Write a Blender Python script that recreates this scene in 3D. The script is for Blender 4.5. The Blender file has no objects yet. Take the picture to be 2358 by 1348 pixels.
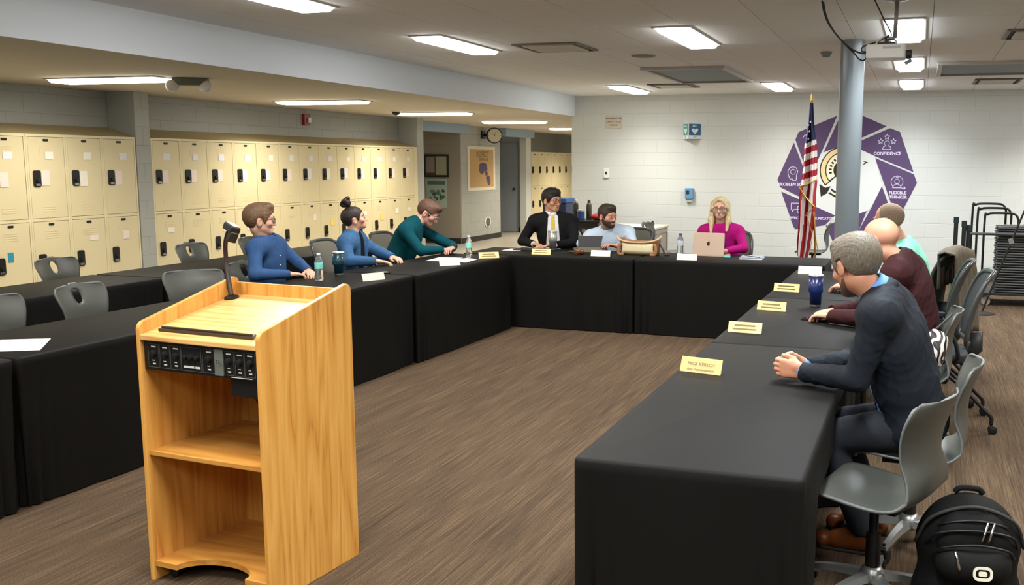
import bpy, bmesh, math, random
import numpy as np
import openvdb
from mathutils import Vector, Matrix, Euler, Quaternion

random.seed(7)
SC = bpy.context.scene
COL = SC.collection
PI = math.pi

# ------------------------------------------------------------------ camera
cam_d = bpy.data.cameras.new('camera')
cam = bpy.data.objects.new('camera', cam_d)
COL.objects.link(cam)
SC.camera = cam
_yaw, _pitch, _roll = -.2933, .1336, .0061
_f0 = Vector((math.sin(_yaw), math.cos(_yaw), 0)); _r0 = Vector((math.cos(_yaw), -math.sin(_yaw), 0)); _u0 = Vector((0, 0, 1))
_f = _f0 * math.cos(_pitch) - _u0 * math.sin(_pitch)
_u = _u0 * math.cos(_pitch) + _f0 * math.sin(_pitch)
_r = _r0 * math.cos(_roll) + _u * math.sin(_roll)
_u = _u * math.cos(_roll) - _r0 * math.sin(_roll)
cam.matrix_world = Matrix(((_r.x, _u.x, -_f.x, 0), (_r.y, _u.y, -_f.y, 0), (_r.z, _u.z, -_f.z, 1.67), (0, 0, 0, 1)))
cam_d.sensor_fit = 'HORIZONTAL'
cam_d.sensor_width = 36
cam_d.lens = 2224.46 / 2358 * 36
cam_d.shift_x = -(1440.37 - 1179) / 2358
cam_d.clip_start = .05
cam_d.clip_end = 200

# ------------------------------------------------------------------ world, exposure
world = bpy.data.worlds.new('world')
SC.world = world
world.use_nodes = True
world.node_tree.nodes['Background'].inputs[0].default_value = (.55, .6, .68, 1)
world.node_tree.nodes['Background'].inputs[1].default_value = .05
SC.view_settings.view_transform = 'Standard'
SC.view_settings.look = 'None'
SC.view_settings.gamma = 1
SC.view_settings.use_curve_mapping = False
SC.view_settings.exposure = 1.0
LAMP_MAIN, LAMP_LOW, GLOW = 18.5, 13.0, 8.5
C_MAIN, C_LOW, C_COOL = (1, .97, .93), (1, .90, .74), (.90, .96, 1)

# ------------------------------------------------------------------ helpers: materials
def lin(c):
    if isinstance(c, str):
        c = tuple(int(c[i:i + 2], 16) / 255 for i in (0, 2, 4))
    return tuple((x / 12.92 if x <= .04045 else ((x + .055) / 1.055) ** 2.4) for x in c)

MATS = {}
def mat(name, color, rough=.6, metal=0, var=0, vscale=8, bump=0, bscale=60, spec=.5, emit=None, estr=0, trans=0, stretch=None, sss=0, sheen=0, coat=0, ior=1.45, alpha=1):
    if name in MATS:
        return MATS[name]
    m = bpy.data.materials.new(name)
    m.use_nodes = True
    nt = m.node_tree; N = nt.nodes; L = nt.links
    b = N['Principled BSDF']
    c = lin(color)
    b.inputs['Base Color'].default_value = (*c, 1)
    b.inputs['Roughness'].default_value = rough
    b.inputs['Metallic'].default_value = metal
    b.inputs['Specular IOR Level'].default_value = spec
    b.inputs['IOR'].default_value = ior
    b.inputs['Alpha'].default_value = alpha
    b.inputs['Transmission Weight'].default_value = trans
    b.inputs['Coat Weight'].default_value = coat
    if sss:
        b.inputs['Subsurface Weight'].default_value = sss
        b.inputs['Subsurface Radius'].default_value = (.01, .004, .002)
        b.inputs['Subsurface Scale'].default_value = 1
    if sheen:
        b.inputs['Sheen Weight'].default_value = sheen
    if emit:
        b.inputs['Emission Color'].default_value = (*emit, 1)
        b.inputs['Emission Strength'].default_value = estr
    if var or bump:
        tc = N.new('ShaderNodeTexCoord'); mp = N.new('ShaderNodeMapping')
        if stretch: mp.inputs['Scale'].default_value = stretch
        L.new(tc.outputs['Object'], mp.inputs['Vector'])
        if var:
            nz = N.new('ShaderNodeTexNoise'); nz.inputs['Scale'].default_value = vscale; nz.inputs['Detail'].default_value = 5
            L.new(mp.outputs[0], nz.inputs['Vector'])
            rp = N.new('ShaderNodeValToRGB')
            rp.color_ramp.elements[0].position = .3; rp.color_ramp.elements[1].position = .7
            rp.color_ramp.elements[0].color = (*[x * (1 - var) for x in c], 1)
            rp.color_ramp.elements[1].color = (*[min(1, x * (1 + var)) for x in c], 1)
            L.new(nz.outputs[0], rp.inputs[0]); L.new(rp.outputs[0], b.inputs['Base Color'])
        if bump:
            n2 = N.new('ShaderNodeTexNoise'); n2.inputs['Scale'].default_value = bscale; n2.inputs['Detail'].default_value = 3
            L.new(mp.outputs[0], n2.inputs['Vector'])
            bp = N.new('ShaderNodeBump'); bp.inputs['Strength'].default_value = bump; bp.inputs['Distance'].default_value = .01
            L.new(n2.outputs[0], bp.inputs['Height']); L.new(bp.outputs[0], b.inputs['Normal'])
    MATS[name] = m
    return m

def wood(name, c0, c1, c2, axis='Z', rough=.35):
    """oak veneer: long stretched grain with cathedral figure"""
    m = bpy.data.materials.new(name); m.use_nodes = True
    N = m.node_tree.nodes; L = m.node_tree.links; b = N['Principled BSDF']
    tc = N.new('ShaderNodeTexCoord'); mp = N.new('ShaderNodeMapping')
    k = .07
    mp.inputs['Scale'].default_value = {'Z': (1, 1, k), 'X': (k, 1, 1), 'Y': (1, k, 1)}[axis]
    L.new(tc.outputs['Object'], mp.inputs['Vector'])
    nz = N.new('ShaderNodeTexNoise'); nz.inputs['Scale'].default_value = 8; nz.inputs['Detail'].default_value = 2
    L.new(mp.outputs[0], nz.inputs['Vector'])
    mul = N.new('ShaderNodeMath'); mul.operation = 'MULTIPLY'; mul.inputs[1].default_value = 15
    L.new(nz.outputs[0], mul.inputs[0])
    fr = N.new('ShaderNodeMath'); fr.operation = 'PINGPONG'; fr.inputs[1].default_value = 1
    L.new(mul.outputs[0], fr.inputs[0])
    mp2 = N.new('ShaderNodeMapping')
    mp2.inputs['Scale'].default_value = {'Z': (1, 1, .03), 'X': (.03, 1, 1), 'Y': (1, .03, 1)}[axis]
    L.new(tc.outputs['Object'], mp2.inputs['Vector'])
    n2 = N.new('ShaderNodeTexNoise'); n2.inputs['Scale'].default_value = 130; n2.inputs['Detail'].default_value = 4
    L.new(mp2.outputs[0], n2.inputs['Vector'])
    mx = N.new('ShaderNodeMix'); mx.data_type = 'FLOAT'; mx.inputs[0].default_value = .55
    L.new(fr.outputs[0], mx.inputs[2]); L.new(n2.outputs[0], mx.inputs[3])
    rp = N.new('ShaderNodeValToRGB'); e = rp.color_ramp.elements
    e[0].position = .12; e[0].color = (*lin(c0), 1); e[1].position = .8; e[1].color = (*lin(c2), 1)
    e2 = rp.color_ramp.elements.new(.36); e2.color = (*lin(c1), 1)
    L.new(mx.outputs[0], rp.inputs[0]); L.new(rp.outputs[0], b.inputs['Base Color'])
    b.inputs['Roughness'].default_value = rough
    MATS[name] = m
    return m

# ------------------------------------------------------------------ helpers: objects
def obj(name, me, material=None, parent=None, smooth=False, bevel=0, loc=None, rot=None):
    o = bpy.data.objects.new(name, me)
    COL.objects.link(o)
    if material is not None:
        for mm in (material if isinstance(material, (list, tuple)) else [material]):
            me.materials.append(mm)
    if parent is not None: o.parent = parent
    if loc is not None: o.location = loc
    if rot is not None: o.rotation_euler = rot
    if smooth:
        me.polygons.foreach_set('use_smooth', [True] * len(me.polygons))
    if bevel:
        bm = o.modifiers.new('bevel', 'BEVEL'); bm.width = bevel; bm.segments = 2; bm.limit_method = 'ANGLE'; bm.angle_limit = .6
    return o

def tag(o, label=None, cat=None, group=None, kind=None):
    if label: o['label'] = label
    if cat: o['category'] = cat
    if group: o['group'] = group
    if kind: o['kind'] = kind
    return o

def thing(name, label, cat, loc=(0, 0, 0), rz=0, group=None):
    o = bpy.data.objects.new(name, None)
    COL.objects.link(o)
    o.empty_display_size = .1
    o.location = loc; o.rotation_euler = (0, 0, rz)
    return tag(o, label, cat, group)

def copy_tree(o, parent=None):
    c = o.copy(); COL.objects.link(c)
    if parent is not None: c.parent = parent
    for ch in list(o.children): copy_tree(ch, c)
    return c

class MB:
    """collects shapes into ONE mesh"""
    def __init__(s): s.v = []; s.f = []; s.mi = []
    def add(s, vs, fs, M=None, mi=0):
        n = len(s.v)
        for p in vs:
            p = Vector(p)
            s.v.append(M @ p if M is not None else p)
        for f in fs:
            s.f.append([i + n for i in f]); s.mi.append(mi)
        return s
    def box(s, x0, x1, y0, y1, z0, z1, M=None, mi=0):
        return s.add([(x0, y0, z0), (x1, y0, z0), (x1, y1, z0), (x0, y1, z0), (x0, y0, z1), (x1, y0, z1), (x1, y1, z1), (x0, y1, z1)],
                     [(3, 2, 1, 0), (4, 5, 6, 7), (0, 1, 5, 4), (1, 2, 6, 5), (2, 3, 7, 6), (3, 0, 4, 7)], M, mi)
    def cbox(s, c, d, M=None, mi=0):
        return s.box(c[0] - d[0] / 2, c[0] + d[0] / 2, c[1] - d[1] / 2, c[1] + d[1] / 2, c[2] - d[2] / 2, c[2] + d[2] / 2, M, mi)
    def prism(s, poly, z0, z1, M=None, mi=0):
        n = len(poly)
        a = sum(poly[i][0] * poly[(i + 1) % n][1] - poly[(i + 1) % n][0] * poly[i][1] for i in range(n))
        if a < 0: poly = poly[::-1]
        vs = [(x, y, z0) for x, y in poly] + [(x, y, z1) for x, y in poly]
        fs = [tuple(range(n - 1, -1, -1)), tuple(range(n, 2 * n))] + [(i, (i + 1) % n, n + (i + 1) % n, n + i) for i in range(n)]
        return s.add(vs, fs, M, mi)
    def lathe(s, prof, seg=24, M=None, mi=0):
        vs = []; fs = []
        for r, z in prof:
            for k in range(seg):
                a = 2 * PI * k / seg
                vs.append((r * math.cos(a), r * math.sin(a), z))
        for i in range(len(prof) - 1):
            for k in range(seg):
                k2 = (k + 1) % seg
                fs.append((i * seg + k, i * seg + k2, (i + 1) * seg + k2, (i + 1) * seg + k))
        fs.append(tuple(range(seg - 1, -1, -1)))
        fs.append(tuple(range((len(prof) - 1) * seg, len(prof) * seg)))
        return s.add(vs, fs, M, mi)
    def tube(s, pts, r, seg=8, M=None, mi=0, closed=False, flat=1.0):
        pts = [Vector(p) for p in pts]; n = len(pts)
        rs = r if isinstance(r, (list, tuple)) else [r] * n
        vs = []; fs = []; prev = None
        for i, p in enumerate(pts):
            if closed: t = pts[(i + 1) % n] - pts[i - 1]
            else: t = pts[min(i + 1, n - 1)] - pts[max(i - 1, 0)]
            t = t.normalized() if t.length > 1e-9 else Vector((0, 0, 1))
            if prev is None:
                up = Vector((0, 0, 1)) if abs(t.z) < .9 else Vector((1, 0, 0))
                a = t.cross(up).normalized()
            else:
                a = (prev - t * prev.dot(t))
                a = a.normalized() if a.length > 1e-6 else t.orthogonal().normalized()
            prev = a; bb = t.cross(a)
            for k in range(seg):
                an = 2 * PI * k / seg
                vs.append(p + (a * math.cos(an) + bb * math.sin(an) * flat) * rs[i])
        m = n if closed else n - 1
        for i in range(m):
            for k in range(seg):
                k2 = (k + 1) % seg; j = (i + 1) % n
                fs.append((i * seg + k, i * seg + k2, j * seg + k2, j * seg + k))
        if not closed:
            fs.append(tuple(range(seg - 1, -1, -1))); fs.append(tuple(range((n - 1) * seg, n * seg)))
        return s.add(vs, fs, M, mi)
    def grid(s, rows, M=None, mi=0, closed=False):
        h = len(rows); w = len(rows[0])
        vs = [p for r in rows for p in r]
        fs = []
        for i in range(h - 1):
            for j in range(w if closed else w - 1):
                k = (j + 1) % w
                fs.append((i * w + j, i * w + k, (i + 1) * w + k, (i + 1) * w + j))
        return s.add(vs, fs, M, mi)
    def ball(s, c, r, seg=14, rings=8, M=None, mi=0):
        c = Vector(c); rr = r if isinstance(r, (tuple, list)) else (r, r, r)
        prof = []
        vs = []; fs = []
        for i in range(1, rings):
            t = PI * i / rings
            for k in range(seg):
                a = 2 * PI * k / seg
                vs.append(c + Vector((rr[0] * math.sin(t) * math.cos(a), rr[1] * math.sin(t) * math.sin(a), -rr[2] * math.cos(t))))
        vs.append(c - Vector((0, 0, rr[2]))); vs.append(c + Vector((0, 0, rr[2])))
        b = len(vs) - 2
        for i in range(rings - 2):
            for k in range(seg):
                k2 = (k + 1) % seg
                fs.append((i * seg + k, i * seg + k2, (i + 1) * seg + k2, (i + 1) * seg + k))
        for k in range(seg):
            k2 = (k + 1) % seg
            fs.append((b, k2, k)); fs.append((b + 1, (rings - 2) * seg + k, (rings - 2) * seg + k2))
        return s.add(vs, fs, M, mi)
    def mesh(s, name='m'):
        me = bpy.data.meshes.new(name)
        me.from_pydata([tuple(p) for p in s.v], [], s.f)
        if any(s.mi): me.polygons.foreach_set('material_index', s.mi)
        me.update()
        return me
    def build(s, name, material, parent=None, **k):
        return obj(name, s.mesh(name), material, parent, **k)

def smooth_by_angle(o, ang=.7):
    me = o.data
    me.polygons.foreach_set('use_smooth', [True] * len(me.polygons))
    bm = bmesh.new(); bm.from_mesh(me)
    for e in bm.edges:
        if len(e.link_faces) == 2 and e.calc_face_angle(0) > ang: e.smooth = False
    bm.to_mesh(me); bm.free()
    return o

def spline(pts, n=8):
    """Catmull-Rom through points"""
    P = [Vector(p) for p in pts]; P = [P[0] * 2 - P[1]] + P + [P[-1] * 2 - P[-2]]
    out = []
    for i in range(1, len(P) - 2):
        for k in range(n):
            t = k / n
            a, b, c, d = P[i - 1], P[i], P[i + 1], P[i + 2]
            out.append(.5 * ((2 * b) + (c - a) * t + (2 * a - 5 * b + 4 * c - d) * t * t + (3 * b - a - 3 * c + d) * t ** 3))
    out.append(P[-2])
    return out

def rrect(w, h, r, n=4):
    out = []
    for cx, cy, a0 in ((w / 2 - r, h / 2 - r, 0), (-w / 2 + r, h / 2 - r, 90), (-w / 2 + r, -h / 2 + r, 180), (w / 2 - r, -h / 2 + r, 270)):
        for k in range(n + 1):
            a = math.radians(a0 + 90 * k / n)
            out.append((cx + r * math.cos(a), cy + r * math.sin(a)))
    return out

_text_cache = {}
def text_mesh(body, size, align='CENTER', bold=0.0, extrude=.0004):
    key = (body, size, align, bold)
    if key in _text_cache: return _text_cache[key]
    cu = bpy.data.curves.new('lettering', 'FONT')
    cu.body = body; cu.size = size; cu.align_x = align; cu.align_y = 'CENTER'; cu.extrude = extrude; cu.offset = bold; cu.resolution_u = 2
    o = bpy.data.objects.new('t', cu); COL.objects.link(o)
    dg = bpy.context.evaluated_depsgraph_get()
    me = bpy.data.meshes.new_from_object(o.evaluated_get(dg))
    bpy.data.objects.remove(o); bpy.data.curves.remove(cu)
    _text_cache[key] = me
    return me
def lettering(body, size, material, parent, M, align='CENTER', bold=0.0, name='lettering'):
    me = text_mesh(body, size, align, bold).copy()
    me.materials.clear()
    o = obj(name, me, material, parent)
    o.matrix_local = M
    return o

def frame_M(o, x, y):
    """matrix whose local x,y axes are the given directions"""
    x = Vector(x).normalized(); z = x.cross(Vector(y)).normalized(); y = z.cross(x)
    return Matrix(((x.x, y.x, z.x, o[0]), (x.y, y.y, z.y, o[1]), (x.z, y.z, z.z, o[2]), (0, 0, 0, 1)))

# ------------------------------------------------------------------ helpers: sculpted (signed distance) bodies
class SDF:
    def __init__(s, lo, hi, vox):
        s.vox = vox; s.lo = np.array(lo, float); n = np.ceil((np.array(hi) - s.lo) / vox).astype(int) + 1
        s.n = n; s.a = np.full(n, .2, np.float32)
        s.ax = [s.lo[i] + vox * np.arange(n[i]) for i in range(3)]
    def sub(s, lo, hi):
        i0 = np.clip(np.floor((np.array(lo) - s.lo) / s.vox).astype(int), 0, s.n)
        i1 = np.clip(np.ceil((np.array(hi) - s.lo) / s.vox).astype(int) + 1, 0, s.n)
        if np.any(i1 <= i0): return None
        sl = tuple(slice(i0[i], i1[i]) for i in range(3))
        X = s.ax[0][sl[0]][:, None, None]; Y = s.ax[1][sl[1]][None, :, None]; Z = s.ax[2][sl[2]][None, None, :]
        return sl, X, Y, Z
    def comb(s, sl, d, k, op):
        a = s.a[sl]
        if op == 'u':
            r = np.minimum(a, d)
            if k: r = r - np.maximum(k - np.abs(a - d), 0) ** 2 / (4 * k)
        else:
            d = -d; r = np.maximum(a, d)
            if k: r = r + np.maximum(k - np.abs(a - d), 0) ** 2 / (4 * k)
        s.a[sl] = r
    def cone(s, a, b, ra, rb, k=.02, op='u', inf=0):
        a = np.array(a, float); b = np.array(b, float); ra += inf; rb += inf
        R = max(ra, rb) + k + 4 * s.vox
        q = s.sub(np.minimum(a, b) - R, np.maximum(a, b) + R)
        if q is None: return
        sl, X, Y, Z = q; ab = b - a; L2 = max(ab @ ab, 1e-9)
        t = np.clip(((X - a[0]) * ab[0] + (Y - a[1]) * ab[1] + (Z - a[2]) * ab[2]) / L2, 0, 1)
        d = np.sqrt((X - a[0] - t * ab[0]) ** 2 + (Y - a[1] - t * ab[1]) ** 2 + (Z - a[2] - t * ab[2]) ** 2) - (ra + (rb - ra) * t)
        s.comb(sl, d, k, op)
    def ell(s, c, r, R=None, k=.02, op='u', inf=0):
        c = np.array(c, float); r = np.array(r, float) + inf
        R = np.eye(3) if R is None else np.array(R)
        ext = np.sqrt(((R * r) ** 2).sum(1)) + k + 4 * s.vox
        q = s.sub(c - ext, c + ext)
        if q is None: return
        sl, X, Y, Z = q; X = X - c[0]; Y = Y - c[1]; Z = Z - c[2]
        u = [X * R[0, i] + Y * R[1, i] + Z * R[2, i] for i in range(3)]
        k0 = np.sqrt(sum((u[i] / r[i]) ** 2 for i in range(3))); k1 = np.sqrt(sum((u[i] / r[i] ** 2) ** 2 for i in range(3)))
        d = k0 * (k0 - 1) / np.maximum(k1, 1e-6)
        s.comb(sl, d, k, op)
    def prims(s, P, inf=0):
        for p in P:
            if p[0] == 'c': s.cone(*p[1:5], k=p[5] if len(p) > 5 else .02, inf=inf)
            else: s.ell(p[1], p[2], p[3], k=p[4] if len(p) > 4 else .02, inf=inf)
    def coords(s):
        return s.ax[0][:, None, None], s.ax[1][None, :, None], s.ax[2][None, None, :]
    def cut(s, fn, k=0):
        """keep only where fn(X,Y,Z) < 0"""
        d = fn(*s.coords()).astype(np.float32)
        r = np.maximum(s.a, d)
        if k: r = r + np.maximum(k - np.abs(s.a - d), 0) ** 2 / (4 * k)
        s.a = r
    def noise(s, fn):
        s.a = (s.a + fn(*s.coords())).astype(np.float32)
    def verts(s, adapt=0.0):
        a = np.ascontiguousarray(np.clip(s.a, -4 * s.vox, 4 * s.vox).astype(np.float32))
        a[0, :, :] = a[-1, :, :] = 4 * s.vox; a[:, 0, :] = a[:, -1, :] = 4 * s.vox; a[:, :, 0] = a[:, :, -1] = 4 * s.vox
        g = openvdb.FloatGrid(4 * s.vox); g.copyFromArray(a)
        p, t, q = g.convertToPolygons(0.0, adapt)
        return p * s.vox + s.lo, t, q

def mesh_from(parts, name='m'):
    """join several extracted surfaces into one mesh"""
    V = []; F = []; n = 0
    for p, t, q in parts:
        V.extend(map(tuple, p.tolist()))
        F.extend([[a + n for a in f][::-1] for f in t.tolist()]); F.extend([[a + n for a in f][::-1] for f in q.tolist()])
        n += len(p)
    me = bpy.data.meshes.new(name); me.from_pydata(V, [], F); me.update()
    me.polygons.foreach_set('use_smooth', [True] * len(me.polygons))
    return me

def cloth_noise(amp, seed, sc=1.0):
    rs = np.random.RandomState(seed); D = rs.normal(size=(5, 3)); D /= np.linalg.norm(D, axis=1)[:, None]; ph = rs.uniform(0, 6, 5)
    fr = np.array([110, 150, 190, 130, 60]) * sc
    def fn(X, Y, Z):
        w = 1.5 * np.sin(13 * X + 9 * Z + ph[0]) + 1.5 * np.sin(11 * Y - 10 * Z + ph[1])
        r = 0
        for i in range(4):
            r = r + (1 - np.abs(np.sin(.5 * fr[i] * (D[i, 0] * X + D[i, 1] * Y + D[i, 2] * Z) + w + ph[i]))) ** 3
        return -amp * (r / 2 - .6)
    return fn

# ================================================================== SETTING
Zc, Zl, Xs, Yw, Xl = 2.72, 2.41, -5.35, 14.8, -8.25
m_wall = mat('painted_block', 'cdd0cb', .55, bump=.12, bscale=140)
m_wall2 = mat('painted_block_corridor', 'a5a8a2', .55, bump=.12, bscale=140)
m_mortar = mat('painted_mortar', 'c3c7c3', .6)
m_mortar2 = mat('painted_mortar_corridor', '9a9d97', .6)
m_ceil = mat('ceiling_tile', 'efefee', .85, var=.04, vscale=90, bump=.15, bscale=300)
m_ceil2 = mat('ceiling_low', 'c9c0ae', .85, bump=.1, bscale=200)
m_soffit = mat('soffit_paint', 'e6eef5', .6)
m_base = mat('black_base', '2c2b28', .5)
m_blue = mat('blue_grey_paint', '8fa6b8', .5)
m_white = mat('white_plastic', 'e6e4de', .4)
m_black = mat('black_plastic', '131313', .45)
m_dark = mat('dark_charcoal', '262829', .5)
m_steel = mat('brushed_steel', 'b9b9b6', .32, metal=1)
m_chrome = mat('chrome', 'd0d0d0', .15, metal=1)

# carpet: fine streaks along the length of the room
m_carpet = bpy.data.materials.new('carpet'); m_carpet.use_nodes = True
N = m_carpet.node_tree.nodes; L = m_carpet.node_tree.links; b = N['Principled BSDF']
tc = N.new('ShaderNodeTexCoord')
def _streak(sx, sy, det):
    mp = N.new('ShaderNodeMapping'); mp.inputs['Scale'].default_value = (sx, sy, 1); L.new(tc.outputs['Object'], mp.inputs['Vector'])
    nz = N.new('ShaderNodeTexNoise'); nz.inputs['Scale'].default_value = 1; nz.inputs['Detail'].default_value = det; nz.inputs['Roughness'].default_value = .6
    L.new(mp.outputs[0], nz.inputs['Vector']); return nz.outputs[0]
s1 = _streak(130, 2.2, 3); s2 = _streak(9, .6, 2); s3 = _streak(320, 60, 1)
def _mix(a, bb, f):
    mx = N.new('ShaderNodeMix'); mx.data_type = 'FLOAT'; mx.inputs[0].default_value = f; L.new(a, mx.inputs[2]); L.new(bb, mx.inputs[3]); return mx.outputs[0]
h = _mix(_mix(s1, s2, .25), s3, .25)
rp = N.new('ShaderNodeValToRGB'); e = rp.color_ramp.elements
e[0].position = .34; e[0].color = (*lin('30281e'), 1); e[1].position = .68; e[1].color = (*lin('65543f'), 1)
e2 = e.new(.5); e2.color = (*lin('4a3c2e'), 1)
L.new(h, rp.inputs[0]); L.new(rp.outputs[0], b.inputs['Base Color'])
bp = N.new('ShaderNodeBump'); bp.inputs['Strength'].default_value = .5; bp.inputs['Distance'].default_value = .006
L.new(h, bp.inputs['Height']); L.new(bp.outputs[0], b.inputs['Normal'])
b.inputs['Roughness'].default_value = .95; b.inputs['Specular IOR Level'].default_value = .1

def struct(name, mb, m, parent=None, label=None, **k):
    o = mb.build(name, m, parent, **k)
    if parent is None: o['kind'] = 'structure'
    if label: o['label'] = label
    return o

struct('floor', MB().box(-5.4, 4.4, -2.6, 15.0, -.1, 0), m_carpet, label='brown streaked carpet of the meeting room')
m_vct = mat('corridor_tile', 'a49d90', .35, var=.05, vscale=3)
struct('floor_corridor', MB().box(-11, -5.4, -2.6, 28, -.1, 0), m_vct, label='pale grey tile floor of the corridor')
struct('floor_corridor.001', MB().box(-5.4, -2.2, 15.0, 28, -.1, 0), m_vct, label='pale grey tile floor behind the mural wall')

ceil = struct('ceiling', MB().box(Xs, 4.4, -2.6, 15.0, Zc + .014, Zc + .1), mat('ceiling_grid', 'c4c2be', .7), label='grey tiled ceiling of the meeting room')
tile = MB().box(-.3025, .3025, -.6075, .6075, 0, .014).mesh('tile')
tile.materials.append(m_ceil)
part_t = MB().box(-.25, .25, -.6075, .6075, 0, .014).mesh('tile'); part_t.materials.append(m_ceil)
for i in range(12):
    for j in range(14):
        x = -4.535 + .61 * (i - 0) if i else 0
        me = tile
        if i == 0: x = -5.095; me = part_t
        else: x = -4.535 + .61 * (i - 1)
        y = 14.19 - 1.22 * j
        if y < -2: continue
        o = obj('tile', me, None, ceil, loc=(x, y, Zc))
struct('ceiling_low', MB().box(-11, Xs, -2.6, 28, Zl, Zl + .1), m_ceil2, label='lower beige ceiling over the lockers and corridor')
struct('ceiling_low.001', MB().box(Xs, -2.2, 15.0, 28, Zl, Zl + .1), m_ceil2)
struct('trim_soffit', MB().box(Xs, Xs + .02, -2.6, 14.8, Zl - .005, Zc + .014), m_soffit, label='long pale grey face of the dropped soffit')

_blk = {}
def block_mesh(w, h, m):
    key = (round(w, 3), round(h, 3), m.name)
    if key not in _blk:
        mb = MB(); a, c, d, e_ = w / 2 - .002, h - .006, .0018, .0015
        # a block face standing .004 proud with eased arrises
        q = .003
        vs = [(-a, 0, q), (a, 0, q), (a, 0, q + c), (-a, 0, q + c),
              (-a + e_, -d, q + e_), (a - e_, -d, q + e_), (a - e_, -d, q + c - e_), (-a + e_, -d, q + c - e_)]
        mb.add(vs, [(4, 5, 6, 7), (0, 1, 5, 4), (1, 2, 6, 5), (2, 3, 7, 6), (3, 0, 4, 7)])
        me = mb.mesh('block'); me.materials.append(m); _blk[key] = me
    return _blk[key]

def block_wall(name, p0, rz, length, z0, z1, thick, m=None, mm=None, label=None, L0=.4064, H0=.2032, parent=None):
    """a wall whose face runs from p0 along local +x, seen from local -y"""
    m = m or m_wall; mm = mm or m_mortar
    w = MB().box(0, length, 0, thick, z0, z1).build(name, mm, parent)
    w.location = (p0[0], p0[1], 0); w.rotation_euler = (0, 0, rz)
    if parent is None: w['kind'] = 'structure'
    if label: w['label'] = label
    z = z0; r = 0
    while z < z1 - .02:
        h = min(H0, z1 - z)
        x = -(L0 / 2 if r % 2 else 0)
        while x < length - .02:
            a = max(0, x); b_ = min(length, x + L0)
            if b_ - a > .03:
                obj('block', block_mesh(b_ - a, h, m), None, w, loc=((a + b_) / 2, 0, z))
            x += L0
        z += H0; r += 1
    return w
wall_b = block_wall('wall_back', (-5.39, Yw), 0, 6.9, 0, Zc + .014, .2, label='pale painted block wall carrying the mural')
struct('wall_back.001', MB().box(1.51, 4.4, Yw - .004, Yw + .2, 0, Zc + .014), m_wall)
m_wall3 = mat('painted_wall_grey', '8f9291', .6)
struct('wall_right', MB().box(4.4, 4.6, -2.6, 15, 0, Zc + .1), m_wall3)
struct('wall_front', MB().box(-11, 4.6, -2.8, -2.6, 0, Zc + .1), m_wall3)
# left side: block wall behind the lockers, pilaster, corridor walls
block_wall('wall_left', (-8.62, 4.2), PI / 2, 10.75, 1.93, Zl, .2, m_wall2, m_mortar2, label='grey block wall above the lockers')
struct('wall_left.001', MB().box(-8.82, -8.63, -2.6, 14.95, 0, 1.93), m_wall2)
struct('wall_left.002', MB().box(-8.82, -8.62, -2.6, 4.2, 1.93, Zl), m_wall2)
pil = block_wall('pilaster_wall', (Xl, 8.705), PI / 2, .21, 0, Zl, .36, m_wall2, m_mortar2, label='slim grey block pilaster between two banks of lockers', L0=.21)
struct('wall_left.003', MB().box(-10.6, Xl, 14.96, 15.17, 0, Zl), m_wall2, label='grey wall end closing the row of lockers')
struct('wall_left.004', MB().box(-10.8, -10.6, 14.96, 26, 0, Zl), m_wall2)
struct('wall_corridor', MB().box(-10.6, -8.955, 17.975, 17.996, 0, Zl), mat('alcove_shade_tone', '9a9284', .6), label='alcove wall with framed certificates, shade put into its taupe colour')  # wall paint made darker and browner: the alcove's shade is in the colour
block_wall('wall_corridor.001', (-8.95, 18.0), PI / 2, 1.92, 0, Zl, .16, m_wall2, m_mortar2, label='grey block wall with the tan poster and the clock')
struct('wall_corridor.002', MB().box(-10.6, -9.115, 21.55, 21.70, 0, Zl), mat('alcove_blue', 'a3abb1', .6), label='blue grey wall of the far alcove')
struct('wall_corridor.003', MB().box(-9.11, -8.95, 21.42, 21.72, 0, Zl), m_wall, label='pale pillar beside the far lockers')
struct('wall_corridor.004', MB().box(-9.6, -9.45, 21.72, 28, 0, Zl), m_wall2)
struct('wall_corridor.005', MB().box(-11, -2.2, 27.8, 28, 0, Zl), m_wall2)
struct('wall_corridor.006', MB().box(-5.39, -2.2, 15.0, 15.2, 0, Zl), m_wall2)
struct('trim_1', MB().box(-8.95, -8.72, 15.17, 17.95, 2.235, Zl), m_blue, label='blue grey header over the certificate alcove', bevel=.004)
struct('trim_2', MB().box(-8.95, -8.72, 19.75, 21.4, 2.235, Zl), m_blue, label='blue grey header over the far alcove', bevel=.004)
struct('baseboard_corridor', MB().box(-8.95, -8.937, 17.99, 19.93, 0, .11), m_base, label='black rubber base under the poster wall')
struct('baseboard_corridor.001', MB().box(-10.6, -8.955, 17.96, 17.974, 0, .11), m_base)
struct('baseboard_corridor.002', MB().box(-10.6, -9.115, 21.535, 21.549, 0, .11), m_base)
struct('baseboard_back', MB().box(-5.39, 4.4, Yw - .016, Yw - .004, 0, .1), m_base)
d1 = tag(MB().box(-10.0, -9.2, 21.525, 21.548, .005, 2.12).build('door_1', mat('door_grey', '9199a0', .5), bevel=.003), 'blue grey door at the back of the far alcove', kind='structure')
MB().ball((-9.30, 21.50, 1.03), .032).build('door_knob', m_dark, d1, smooth=True)

# round column
colm = MB().lathe([(.102, 0), (.102, Zc)], 40).build('column', mat('column_paint', '666c6f', .3), smooth=False)
smooth_by_angle(colm); colm.location = (-.6, 8.69, 0); tag(colm, 'round grey steel column behind the clothed tables', kind='structure')

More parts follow.
